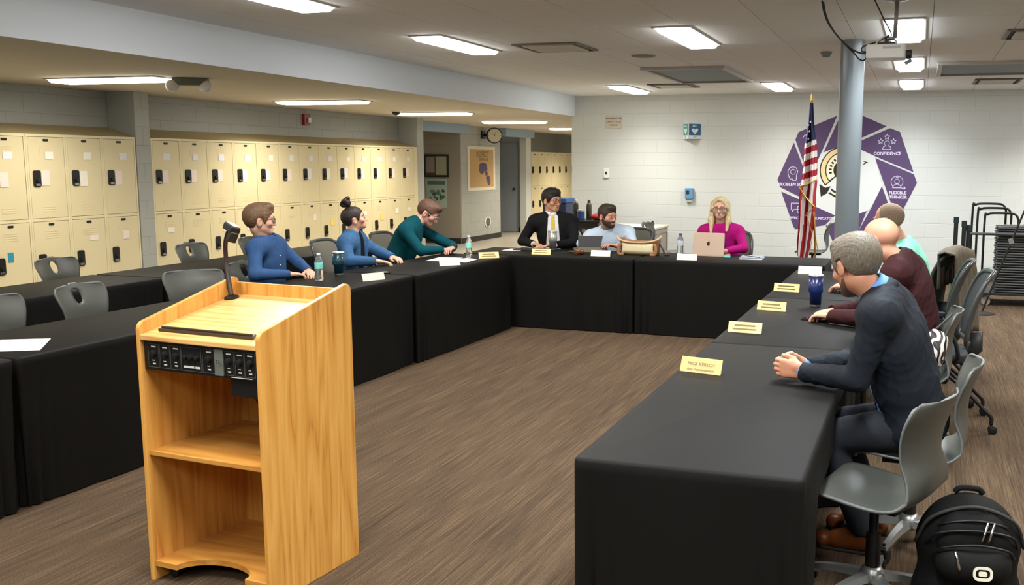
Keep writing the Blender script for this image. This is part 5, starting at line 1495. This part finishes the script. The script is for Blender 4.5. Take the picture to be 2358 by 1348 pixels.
paper('paper_sheet', [(-4.20, 8.22), (-4.0, 8.10), (-4.03, 8.42), (-4.18, 8.50)], 'white sheet lying askew near the water bottle of the man in teal', m_sheet)
paper('paper_sheet', [(-4.2, 9.36), (-4.0, 9.38), (-4.0, 9.62), (-4.2, 9.6)], 'white sheet under the dark folder beside the suited man', m_sheet)
fo = MB().prism(rrect(.32, .23, .01), 0, .012).build('dark_folder', m_dark, bevel=.003)
fo.location = (-3.93, 9.52, TZ + .003); fo.rotation_euler = (0, 0, -.1); tag(fo, 'dark folder lying open before the man in the black suit', 'folder')
# laptop
lp = thing('laptop', 'pinkish gold laptop with a dark fruit emblem on its lid', 'laptop', (-2.005, 9.50, TZ + .0005), -.13)
m_rose = mat('laptop_rose', 'cbb29c', .4, metal=.35)
MB().prism(rrect(.33, .225, .012), 0, .014, Matrix.Translation((0, .11, 0))).build('base', m_rose, lp, bevel=.002)
MB().box(-.14, .14, .06, .16, .014, .0145).build('keyboard', m_black, lp)
LM = Matrix.Translation((0, .0, .012)) @ Matrix.Rotation(PI / 2 - .1, 4, 'X') 
lid = MB().prism(rrect(.33, .225, .012), -.004, .003, LM @ Matrix.Translation((0, .1125, 0))).build('lid', m_rose, lp, bevel=.0015)
MB().prism(rrect(.31, .2, .006), -.0047, -.0042, LM @ Matrix.Translation((0, .1125, 0))).build('screen', mat('screen_dim', '30343a', .2), lp)
ap = [(.0 + .019 * math.sin(a) * (1 - .12 * math.cos(a)), .112 - .02 * math.cos(a) + (.004 if abs(math.sin(a)) < .25 and math.cos(a) < 0 else 0)) for a in [2 * PI * k / 28 for k in range(28)]]
ap = [(x if not (x > .011 and abs(y - .114) < .009) else .0115, y) for x, y in ap]
MB().prism(ap, .003, .0036, LM).prism([(.001, .136), (.006, .145), (.010, .146), (.007, .139)], .003, .0036, LM).build('emblem', m_black, lp)
st = MB().prism([(-.03, -.02), (.035, -.025), (.03, .03), (-.02, .025)], 0, .018).build('turquoise_case', mat('case_turq', '6cc7c2', .5), bevel=.004)
st.location = (-1.80, 9.44, TZ + .0005); tag(st, 'small turquoise case lying beside the laptop', 'case')
# tablet with folio
tb = thing('tablet', 'black tablet propped on an olive folio in front of the bearded man', 'tablet', (-3.27, 9.50, TZ + .0005), .06)
TM = Matrix.Translation((0, 0, .0)) @ Matrix.Rotation(PI / 2 - .30, 4, 'X')
MB().prism([(-.12, .055), (.12, .055), (.135, .175), (-.135, .175)], -.004, .004, TM).build('body', m_black, tb, bevel=.003)
MB().prism([(-.115, 0), (.115, 0), (.12, .055), (-.12, .055)], -.002, .003, TM).build('folio', mat('folio_olive', '5e5a44', .6), tb)
MB().box(-.12, .12, .0, .19, 0, .006).build('folio_base', mat('folio_olive', '5e5a44', .6), tb)
# gavel
gv = thing('gavel', 'shiny brown wooden gavel head beside the tablet', 'gavel', (-3.27, 9.2, TZ + .0005), .9)
m_gav = mat('gavel_wood', '6d3d1c', .2, coat=.6)
MB().lathe([(.022, -.045), (.03, -.042), (.03, -.028), (.022, -.02), (.022, .02), (.03, .028), (.03, .042), (.022, .045)], 22, Matrix.Translation((0, 0, .0302)) @ Matrix.Rotation(PI / 2, 4, 'Y')).build('head', m_gav, gv, smooth=True)
MB().tube([(0, .02, .03), (0, .1, .022), (0, .2, .012)], [.007, .008, .011]).build('handle', m_gav, gv, smooth=True)
# leather bag
m_lea = mat('leather_tan', '8a5f3c', .5, var=.2, vscale=20, bump=.15, bscale=200); m_leap = mat('leather_pale', 'c9a87c', .55); m_bagc = mat('bag_cream', 'd9cba4', .7, var=.06, vscale=30)
bg = thing('leather_bag', 'open tan leather bag with a cream front standing on the head table', 'bag', (-2.70, 9.45, TZ + .0005), -.05)
rows = []
for z, w, d in ((0, .19, .085), (.05, .20, .09), (.10, .205, .085), (.135, .215, .075)):
    rows.append([(x * w / .5, y * d / .5, z + (.03 * (abs(x) / .5) ** 2 if z > .12 else 0)) for x, y in rrect(1, 1, .3, 4)])
bd = MB().grid(rows, closed=True); bd.f.append(list(range(20))[::-1]); bd.mi.append(0)
bd = bd.build('body', m_lea, bg, smooth=True); so = bd.modifiers.new('thickness', 'SOLIDIFY'); so.thickness = .006
rows = []
for z in (.012, .05, .09, .122): rows.append([(x, -.096 + .012 * (abs(x) / .17) ** 2 - .004 * math.sin(z * 25), z) for x in np.linspace(-.165 - .02 * (z < .03), .165 + .02 * (z < .03), 9)])
fl = MB().grid(rows).build('front_pocket', m_bagc, bg, smooth=True); so = fl.modifiers.new('thickness', 'SOLIDIFY'); so.thickness = .008
MB().tube(spline([(-.235, -.03, .185), (-.20, -.08, .155), (-.1, -.098, .133), (0, -.1, .13), (.1, -.098, .135), (.2, -.08, .158), (.235, -.03, .195)], 5), .010, 8).build('rim', m_leap, bg, smooth=True)
for sx in (-1, 1):
    MB().tube(spline([(sx * .18, -.09, .12), (sx * .2, -.105, .06), (sx * .19, -.11, .01), (sx * .14, -.11, .008)], 5), .008, flat=2).build('strap', m_lea, bg, smooth=True)
MB().tube(spline([(.2, 0, .12), (.25, -.02, .06), (.27, -.02, .012), (.3, -.03, .012)], 5), .009).build('handle', mat('leather_dark', '47301f', .5), bg, smooth=True)
MB().ball((.315, -.03, .013), .0125).build('tassel', mat('leather_dark', '47301f', .5), bg, smooth=True)

# handbag on the maroon man's chair side
hbg = thing('handbag', 'black and white patterned handbag hanging between the navy blazer and maroon jacket', 'bag', (.10, 5.42, 0))
s_ = SDF((-.16, -.14, .5), (.16, .14, .86), .006)
s_.ell((0, 0, .66), (.075, .105, .095), None, 0); s_.ell((.02, .03, .72), (.07, .06, .06), None, .03); s_.ell((-.03, -.04, .72), (.05, .05, .055), None, .03)
s_.noise(lambda X, Y, Z: .004 * np.sin(60 * X + 30 * Z) * np.sin(50 * Y))
p, t_, q = s_.verts(.01)
m_zeb = bpy.data.materials.new('zebra_cloth'); m_zeb.use_nodes = True; N = m_zeb.node_tree.nodes; L = m_zeb.node_tree.links
tc = N.new('ShaderNodeTexCoord'); wv = N.new('ShaderNodeTexWave'); wv.inputs['Scale'].default_value = 9; wv.inputs['Distortion'].default_value = 9; wv.inputs['Detail'].default_value = 1
L.new(tc.outputs['Object'], wv.inputs[0]); rp = N.new('ShaderNodeValToRGB'); rp.color_ramp.interpolation = 'CONSTANT'; rp.color_ramp.elements[0].color = (*lin('17120f'), 1); rp.color_ramp.elements[1].color = (*lin('d8d0c8'), 1); rp.color_ramp.elements[1].position = .5
L.new(wv.outputs[0], rp.inputs[0]); L.new(rp.outputs[0], N['Principled BSDF'].inputs['Base Color'])
obj('body', mesh_from([(p, t_, q)], 'body'), m_zeb, hbg)
MB().tube(spline([(-.03, -.05, .75), (.05, .1, .80), (.10, .22, .835), (.10, .30, .83)], 5), .007).build('strap', m_black, hbg, smooth=True)

# taupe coat over the back of the rearmost mesh chair
m_coat = mat('coat_taupe', '574e40', .9, var=.1, vscale=14, bump=.12, bscale=250)
rows = []
for i in range(19):
    q_ = i / 18
    if q_ < .22: t_ = q_ / .22; y0, z0 = .285 - .012 * t_, .74 + .285 * t_
    elif q_ < .34: t_ = (q_ - .22) / .12; y0, z0 = .273 + .11 * t_, 1.025 + .02 * math.sin(t_ * PI)
    else: t_ = (q_ - .34) / .66; y0, z0 = .383 + .05 * t_, 1.02 - .66 * t_
    row = []
    for k in range(25):
        u_ = -1 + 2 * k / 24
        row.append((y0 + .012 * math.sin(k * 1.3 + i * .15) * min(1, abs(q_ - .28) * 5) + (.03 * u_ * u_ if q_ > .3 else 0), u_ * (.255 + .05 * max(0, q_ - .34)) + .01 * math.sin(i * .6), z0 - .035 * u_ * u_ * (1 if .15 < q_ < .5 else .4)))
    rows.append(row)
co = MB().grid(rows).build('coat', m_coat, smooth=True)
so = co.modifiers.new('thickness', 'SOLIDIFY'); so.thickness = .012; so.offset = 0
co.location = (-.03, 8.02, 0); co.rotation_euler = (0, 0, math.radians(72 - 90)); tag(co, 'taupe coat draped over the back of a mesh chair', 'coat')

# backpack
m_bp = mat('backpack_black', '0c0c0b', .75, spec=.2, bump=.12, bscale=500); m_bp2 = mat('backpack_panel', '121210', .7, spec=.2, bump=.1, bscale=400); m_zip = mat('zip_dark', '0b0b0b', .5)
BX, BY = .232, 3.56
bpk = thing('backpack', 'black backpack with a pale oval emblem standing on the carpet beside the empty chair', 'backpack', (BX, BY, 0), .12)
def bp_s(parts_, vox=.006, lo=(-.3, -.25, -.02), hi=(.3, .25, .56), cut=None):
    s = SDF(lo, hi, vox)
    for q in parts_: s.ell(q[0], q[1], None, k=q[2]) if len(q) == 3 else s.cone(*q[:4], k=q[4])
    if cut: s.cut(cut)
    return mesh_from([s.verts(.01)], 'bp')
flo = lambda X, Y, Z: (.004 - Z) + 0 * X + 0 * Y
obj('body', bp_s([((-.07, .04, .11), (.07, .04, .11), .125, .125, 0), ((-.06, .05, .3), (.06, .05, .3), .125, .125, .08), ((0, .05, .38), (.13, .115, .10), .06)], cut=flo), m_bp, bpk)
obj('front_pocket', bp_s([((-.07, -.075, .11), (.07, -.075, .11), .07, .07, 0), ((-.055, -.072, .27), (.055, -.072, .27), .075, .075, .05)], cut=flo), m_bp2, bpk)
obj('upper_pocket', bp_s([((-.07, -.035, .33), (.07, -.035, .33), .06, .06, 0), ((-.045, -.02, .385), (.045, -.02, .385), .062, .062, .05)]), m_bp, bpk)
for z, w, yy, h_ in ((.345, .14, -.128, .055), (.415, .13, -.075, .05), (.385, .16, -.095, .07)):
    MB().tube(spline([(-w, yy + .07, z - h_), (-w * .75, yy + .016, z - .01), (0, yy - .004, z + .012), (w * .75, yy + .016, z - .01), (w, yy + .07, z - h_)], 6), .005, 6).build('zip', m_zip, bpk, smooth=True)
MB().tube(spline([(-.19, .02, .30), (-.14, -.02, .41), (0, -.035, .462), (.14, -.02, .41), (.19, .02, .30)], 6), .007, 8).build('piping', mat('piping', '26241f', .7), bpk, smooth=True)
MB().tube(spline([(-.05, .08, .475), (-.03, .08, .492), (.03, .08, .492), (.05, .08, .475)], 5), .011, 8).build('handle', m_bp, bpk, smooth=True)
MB().tube(spline([(-.075, -.142, .335), (-.07, -.16, .315), (-.06, -.162, .275)], 4), .005).build('zip_pull', m_chrome, bpk, smooth=True)
for dx in (0, .022): MB().tube(spline([(.04 + dx, -.088, .425), (.028 + dx, -.105, .395), (.018 + dx, -.112, .365)], 4), .0045).build('zip_pull', m_chrome, bpk, smooth=True)
EM = frame_M((.02, -.1475, .262), (1, 0, 0), (0, .1, 1))
m_emb = mat('emblem_pale', 'd9d2bd', .5)
out_, in_ = rrect(.066, .05, .02, 5), rrect(.048, .032, .012, 5)
eb = MB(); n = len(out_)
eb.add([(x, y, .004) for x, y in out_] + [(x, y, .004) for x, y in in_] + [(x, y, -.004) for x, y in out_] + [(x, y, -.004) for x, y in in_], [(i, (i + 1) % n, n + (i + 1) % n, n + i) for i in range(n)] + [(2 * n + i, 2 * n + (i + 1) % n, (i + 1) % n, i) for i in range(n)] + [(n + i, n + (i + 1) % n, 3 * n + (i + 1) % n, 3 * n + i) for i in range(n)], EM)
eb.prism(rrect(.028, .017, .005), -.004, .004, EM)
eb.build('emblem', m_emb, bpk)

# ------------------------------------------------------------------ projector and cables
pj = thing('projector', 'white ceiling projector hanging on a grey pole beside the column', 'projector', (-.245, 6.6, 2.385))
MB().prism(rrect(.245, .2, .02), -.045, .045).build('housing', mat('projector_white', 'f1f1ec', .35), pj, bevel=.008)
MB().box(-.02, .09, -.1005, -.098, .015, .032).build('vent_print', mat('vent_print', 'c9c9c4', .5), pj)
MB().lathe([(.028, 0), (.03, .03), (.024, .035)], 24, frame_M((.125, -.06, -.02), (0, 1, 0), (0, 0, 1))).build('lens', m_dark, pj, smooth=False)
MB().prism(rrect(.045, .05, .006), -.01, .01, frame_M((.14, -.04, -.065), (1, 0, .6), (0, 1, 0))).build('mirror_flap', mat('flap', '6e7a84', .4), pj)
MB().box(-.055, .055, -.05, .05, .045, .062).build('mount_plate', m_black, pj)
MB().box(-.012, .012, -.012, .012, .062, .10).build('mount_joint', m_dark, pj)
for sx in (-.06, .06): MB().tube([(sx, 0, .045), (sx, 0, .07), (sx * .3, 0, .10)], .006).build('mount_arm', m_white, pj)
MB().tube([(.05, 0, .09), (.055, 0, .335)], .013, 12).tube([(.0, 0, .09), (.05, 0, .09)], .013).build('pole', mat('pole_grey', '9a9a98', .35, metal=.5), pj, smooth=True)
MB().lathe([(.07, 0), (.07, -.01), (.02, -.02)], 20, Matrix.Translation((.055, 0, .335))).build('ceiling_plate', mat('pole_grey', '9a9a98', .35, metal=.5), pj)
def cable(pts, label, r=.006):
    o = MB().tube(spline(pts, 8), r, 6).build('cable', m_dark, smooth=True)
    return tag(o, label, 'cable')
cable([(-.66, 6.55, 2.72), (-.645, 6.56, 2.65), (-.61, 6.57, 2.57), (-.54, 6.58, 2.48), (-.46, 6.59, 2.41), (-.40, 6.6, 2.385), (-.367, 6.6, 2.385)], 'black cable swooping from the ceiling past the column to the projector')
cable([(-.655, 6.6, 2.72), (-.63, 6.6, 2.62), (-.58, 6.61, 2.53), (-.52, 6.62, 2.46), (-.45, 6.63, 2.39), (-.42, 6.63, 2.355), (-.39, 6.62, 2.34), (-.367, 6.62, 2.36)], 'second black cable looping under the back of the projector', .005)
cable([(-.368, 6.62, 2.395), (-.40, 6.62, 2.40), (-.39, 6.62, 2.43), (-.30, 6.62, 2.46), (-.23, 6.61, 2.495)], 'dark cable arching from the projector back up to its mount', .005)
cable([(-.33, 6.6, 2.72), (-.30, 6.6, 2.66), (-.27, 6.6, 2.60), (-.225, 6.6, 2.52), (-.215, 6.6, 2.49)], 'thin dark cable dropping from the ceiling to the projector mount', .005)

# ------------------------------------------------------------------ flag on its stand
fg = thing('flag', 'American flag with gold fringe draped on a standing pole before the mural', 'flag', (-1.33, 13.2, 0))
m_pole = mat('flag_pole', 'b98d4f', .4); m_gold_ = mat('flag_gold', 'd2a548', .4, metal=.3)
m_fr, m_fw, m_fb = mat('flag_red', 'a3182c', .75), mat('flag_white', 'e9e2de', .75), mat('flag_navy', '1a2350', .75)
MB().tube([(.04, 0, .03), (-.09, 0, 2.48)], .0135, 10).build('pole', m_pole, fg, smooth=True)
MB().lathe([(.012, 0), (.02, .02), (.012, .04), (.018, .07), (.002, .14)], 14, Matrix.Translation((-.09, 0, 2.48))).build('finial', m_gold_, fg, smooth=True)
MB().lathe([(.17, 0), (.17, .015), (.12, .03), (.03, .05), (.02, .12)], 28, Matrix.Translation((.04, 0, 0))).build('stand', m_gold_, fg, smooth=True)
prof = [(2.47, -.105, -.075), (2.30, -.125, -.05), (2.10, -.14, -.03), (1.97, -.155, -.012), (1.80, -.165, .0), (1.60, -.185, .015), (1.42, -.205, .02), (1.25, -.21, .0), (1.05, -.215, .005), (.85, -.225, .0), (.65, -.225, -.04), (.43, -.215, -.085)]
Zs = [p[0] for p in prof][::-1]; Ls = [p[1] for p in prof][::-1]; Rs = [p[2] for p in prof][::-1]
nr, ncl = 170, 40
fl = MB(); vs = []
for i in range(nr + 1):
    z = 2.47 - (2.47 - .43) * i / nr; a, c = np.interp(z, Zs, Ls), np.interp(z, Zs, Rs)
    for k in range(ncl + 1):
        q_ = k / ncl
        fold = .028 * math.sin(q_ * 13 + z * 1.2) * min(1, (2.5 - z) * 2.2) + .012 * math.sin(q_ * 27)
        vs.append((a + (c - a) * q_ + .006 * math.sin(z * 9 + q_ * 4), -.025 + fold - .02 * math.sin(q_ * PI), z - (.035 * q_ if z < .6 else 0)))
fs = []; mi = []
for i in range(nr):
    z = 2.47 - (2.47 - .43) * (i + .5) / nr
    for k in range(ncl):
        q_ = (k + .5) / ncl
        fs.append((i * (ncl + 1) + k, i * (ncl + 1) + k + 1, (i + 1) * (ncl + 1) + k + 1, (i + 1) * (ncl + 1) + k))
        zz = z - .07 * q_
        if zz > 1.95 - .02: m_ = 2
        elif z > 1.36 + .10 * q_: m_ = 1 if int((1.95 - zz) / .083) % 2 == 0 else 0
        else:
            d_ = (1.40 - z) * .10 + q_ * .9
            m_ = 1 if int(d_ / .19) % 2 else 0
        mi.append(m_)
fl.v = [Vector(v) for v in vs]; fl.f = [list(f) for f in fs]; fl.mi = mi
fl = fl.build('cloth', [m_fr, m_fw, m_fb], fg, smooth=True)
so = fl.modifiers.new('thickness', 'SOLIDIFY'); so.thickness = .004
fr_ = MB()
fr_.tube([(-.205, -.075, 1.37), (-.1, -.085, 1.40), (.02, -.07, 1.475)], .02, 6, flat=.35)
fr_.tube(spline([(-.205, -.08, 1.36), (-.15, -.09, 1.27), (-.07, -.09, 1.17), (-.0, -.075, 1.10)], 5), .02, 6, flat=.4)
fr_.tube(spline([(-.0, -.075, 1.10), (-.08, -.08, 1.03), (-.12, -.08, .97)], 4), .011, 6, flat=.5)
fr_.tube(spline([(-.1, -.08, 1.0), (-.06, -.075, .85), (-.02, -.06, .70), (-.05, -.06, .5)], 4), .010, 6, flat=.5)
fr_.build('fringe', m_gold_, fg, smooth=True)
MB().tube(spline([(-.04, -.03, 1.12), (-.0, -.04, .9), (.02, -.03, .7), (.06, -.03, .5)], 5), .012, 6, flat=.6).build('cord', m_gold_, fg, smooth=True)
sb = MB()
for x, z in ((-.12, 2.18), (-.10, 2.10), (-.13, 2.05), (-.09, 2.22), (-.115, 2.0)):
    sb.prism([((.018 if j % 2 == 0 else .008) * math.sin(PI * j / 5), (.018 if j % 2 == 0 else .008) * math.cos(PI * j / 5)) for j in range(10)], -.004, .004, frame_M((x, -.07, z), (1, 0, 0), (0, 0, 1)))
sb.build('star', m_fw, fg)

# ------------------------------------------------------------------ on the walls
wy = Yw - .003
sg = thing('wall_sign', 'small cream notice with three lines of text high on the mural wall', 'sign', (-4.68, wy, 2.31))
MB().box(-.135, .135, -.008, -.001, -.1, .1).build('board', mat('sign_cream', 'c9c0ae', .6), sg, bevel=.002)
for k, tx in enumerate(('MAXIMUM ROOM', 'CAPACITY IS 150', 'PERSONS')):
    lettering(tx, .032, mat('sign_ink', '6d6455', .7), sg, Matrix.Translation((0, -.0085, .052 - .052 * k)) @ WM, bold=.0008)
ae = thing('aed_sign', 'blue and teal projecting sign with a white heart on the mural wall', 'sign', (-3.405, wy, 2.165))
m_aw = mat('sign_white', 'dfe9ea', .4); m_ab = mat('sign_blue', '1d5c86', .4); m_at = mat('sign_teal', '4a9a93', .4)
V = MB().add([(-.145, 0, -.125), (.145, 0, -.125), (-.03, -.15, -.125), (-.145, 0, .125), (.145, 0, .125), (-.03, -.15, .125)], [(0, 2, 1), (3, 4, 5), (0, 3, 5, 2), (2, 5, 4, 1), (1, 4, 3, 0)])
V.build('body', m_aw, ae)
for (A, B, mm) in (((-.145, 0), (-.03, -.15), m_at), ((-.03, -.15), (.145, 0), m_ab)):
    A, B = Vector((*A, 0)), Vector((*B, 0)); dx = (B - A); w_ = dx.length; nrm = Vector((dx.y, -dx.x, 0)).normalized()
    FM = frame_M((A + B) / 2 + nrm * .0006, dx, (0, 0, 1))
    pn = MB().box(-w_ / 2 + .012, w_ / 2 - .012, -.07, .105, 0, .001, FM).build('face', mm, ae)
    ht = [(0, -.055), (-.055, .0), (-.055, .022), (-.03, .035), (0, .018), (.03, .035), (.055, .022), (.055, .0)]
    MB().prism(ht, .001, .0022, FM).build('heart', m_aw, pn)
    lettering('AED', .045, m_aw, pn, FM @ Matrix.Translation((0, .07, .0015)), bold=.001)
    lettering('AED', .03, mat('sign_ink2', '55605f', .6), ae, FM @ Matrix.Translation((0, -.098, .0008)))
ts = thing('thermostat', 'white thermostat with a dark window on the mural wall', 'thermostat', (-4.795, wy, 1.505))
MB().prism(rrect(.09, .15, .01), .001, .03, WM).build('case', m_white, ts, bevel=.004)
MB().prism(rrect(.03, .045, .006), .03, .032, WM).build('window', m_dark, ts)
bb = thing('card_holder', 'small blue dispenser on the mural wall left of the blonde woman', 'dispenser', (-3.43, wy, 1.2))
bb['label'] = 'small blue dispenser on the mural wall behind the blonde woman'
MB().prism(rrect(.13, .17, .015), .001, .07, WM).build('case', mat('holder_blue', '5f8fb4', .4), bb, bevel=.006)
MB().prism(rrect(.05, .06, .01), .07, .073, WM @ Matrix.Translation((-.02, .02, 0))).build('window', m_dark, bb)
MB().prism(rrect(.1, .04, .01), .001, .05, WM @ Matrix.Translation((0, -.105, 0))).build('tray', mat('holder_pale', 'b9c3c8', .4), bb)

# corridor wall things (poster wall faces +x)
XM = Matrix(((0, 0, 1, 0), (1, 0, 0, 0), (0, 1, 0, 0), (0, 0, 0, 1)))
px = -8.945
po = thing('poster', 'tan poster with a white border and purple figure on the corridor block wall', 'poster', (px, 18.96, 1.525))
MB().box(0, .006, -.68, .68, -.46, .47).build('sheet', mat('poster_white', 'd8d2c2', .6), po)
MB().box(.006, .0075, -.58, .585, -.39, .41).build('print', mat('poster_tan', 'b99766', .6), po)
m_pp = mat('poster_purple', '544a66', .7); m_pb = mat('poster_brown', '80673f', .7)
for fi, (cy, cz, ry, rz_) in enumerate(((.06, .06, .2, .07), (.0, -.02, .13, .1), (.16, .0, .12, .06), (.3, -.2, .1, .06), (.34, -.26, .08, .1), (.22, -.1, .07, .05))):
    MB().prism([(cy + ry * math.cos(a), cz + rz_ * math.sin(a)) for a in [2 * PI * k / 14 for k in range(14)]], .0076, .0084 + .0003 * fi, XM).build('figure', m_pp, po)
for tx, yy, z_, sz in (('RESPECT', .05, .30, .16), ('THE PACK', .1, .19, .1)):
    lettering(tx, sz, m_pb, po, Matrix.Translation((.0078, yy, z_)) @ XM, bold=.003)
ck = thing('wall_clock', 'double faced round clock on a bracket high on the corridor wall', 'clock', (px, 19.05, 2.235))
MB().box(0, .03, -.09, .09, -.08, .08).build('bracket_plate', m_black, ck, bevel=.004)
MB().tube([(.02, 0, 0), (.2, 0, 0)], .02).build('bracket_arm', m_black, ck)
CM_ = frame_M((.26, 0, -.01), (.80, .6, 0), (0, 0, 1))
MB().lathe([(.15, -.05), (.165, -.045), (.165, .045), (.15, .05)], 36, CM_).build('case', m_black, ck, smooth=False)
for sz_ in (1, -1):
    FMk = CM_ @ (Matrix.Identity(4) if sz_ > 0 else Matrix.Rotation(PI, 4, 'Y'))
    dl = MB().lathe([(.146, .0502), (.146, .0512)], 36, FMk).build('dial', mat('dial_cream', 'd9d3bb', .5), ck)
    hd_ = MB().box(-.004, .004, -.01, .07, .0515, .0525, FMk @ Matrix.Rotation(.9, 4, 'Z')).box(-.003, .003, -.01, .105, .0515, .0525, FMk @ Matrix.Rotation(-.35, 4, 'Z'))
    for k in range(12): hd_.box(-.003, .003, .12, .138, .0515, .0522, FMk @ Matrix.Rotation(PI * k / 6, 4, 'Z'))
    hd_.build('hands', m_black, dl)
gl = thing('wall_speaker', 'oval dark speaker grille low on the corridor block wall', 'speaker', (px, 19.23, .375))
MB().prism([(.15 * math.cos(a), .115 * math.sin(a)) for a in [2 * PI * k / 24 for k in range(24)]], 0, .012, XM).build('rim', m_white, gl)
MB().prism([(.11 * math.cos(a), .095 * math.sin(a)) for a in [2 * PI * k / 24 for k in range(24)]], .012, .016, XM).build('grille', mat('grille_dark', '5a5c5a', .7), gl)
# alcove wall at y = 18
yv = 17.973
cf = thing('certificate_frame', 'dark framed pair of certificates in the corridor alcove', 'picture frame', (-9.49, yv, 1.585))
for (x0, x1, z0, z1) in ((-.28, .28, .2, .23), (-.28, .28, -.23, -.2), (-.28, -.25, -.2, .2), (.25, .28, -.2, .2)): MB().box(x0, x1, -.025, 0, z0, z1).build('frame_bar', m_dark, cf)
MB().box(-.25, .25, -.006, 0, -.2, .2).build('mat_board', mat('mat_brown', '5c4632', .6), cf)
MB().box(-.23, -.04, -.008, -.006, -.14, .18).build('certificate', mat('cert_grey', '8f8580', .6), cf)
MB().box(-.01, .235, -.008, -.006, -.185, .19).build('certificate', mat('cert_pale', 'a3a48c', .6), cf)
gp = thing('poster', 'green and white illustrated poster under the framed certificates', 'poster', (-9.50, yv, 1.03))
MB().box(-.24, .24, -.006, 0, -.3, .29).build('sheet', mat('poster_pale', 'a9b8aa', .6), gp)
rg = random.Random(5)
for k in range(16):
    cx_, cz_ = rg.uniform(-.17, .17), rg.uniform(-.22, .1); r_ = rg.uniform(.025, .05)
    MB().prism([(cx_ + r_ * math.cos(a) * rg.uniform(.7, 1.2), cz_ + r_ * math.sin(a) * rg.uniform(.7, 1.2)) for a in [2 * PI * j / 9 for j in range(9)]], .006, .0066 + .0002 * k, WM).build('figure', mat('leafgreen%d' % (k % 3), ('4f7263', '5f8a78', '3f5248')[k % 3], .6), gp)
MB().box(-.2, .2, -.0075, -.006, .17, .25).build('title_band', mat('leafgreen0', '4f7263', .6), gp)
wl = thing('wall_lettering', 'faint pale lettering on the alcove wall above the certificates', 'lettering', (-9.50, yv, 2.01))
for tx, z_ in (('HONORS', .06), ('AND AWARDS', -.08)):
    lettering(tx, .095, mat('faint_letter', 'aaa093', .6), wl, Matrix.Translation((0, -.001, z_)) @ WM)
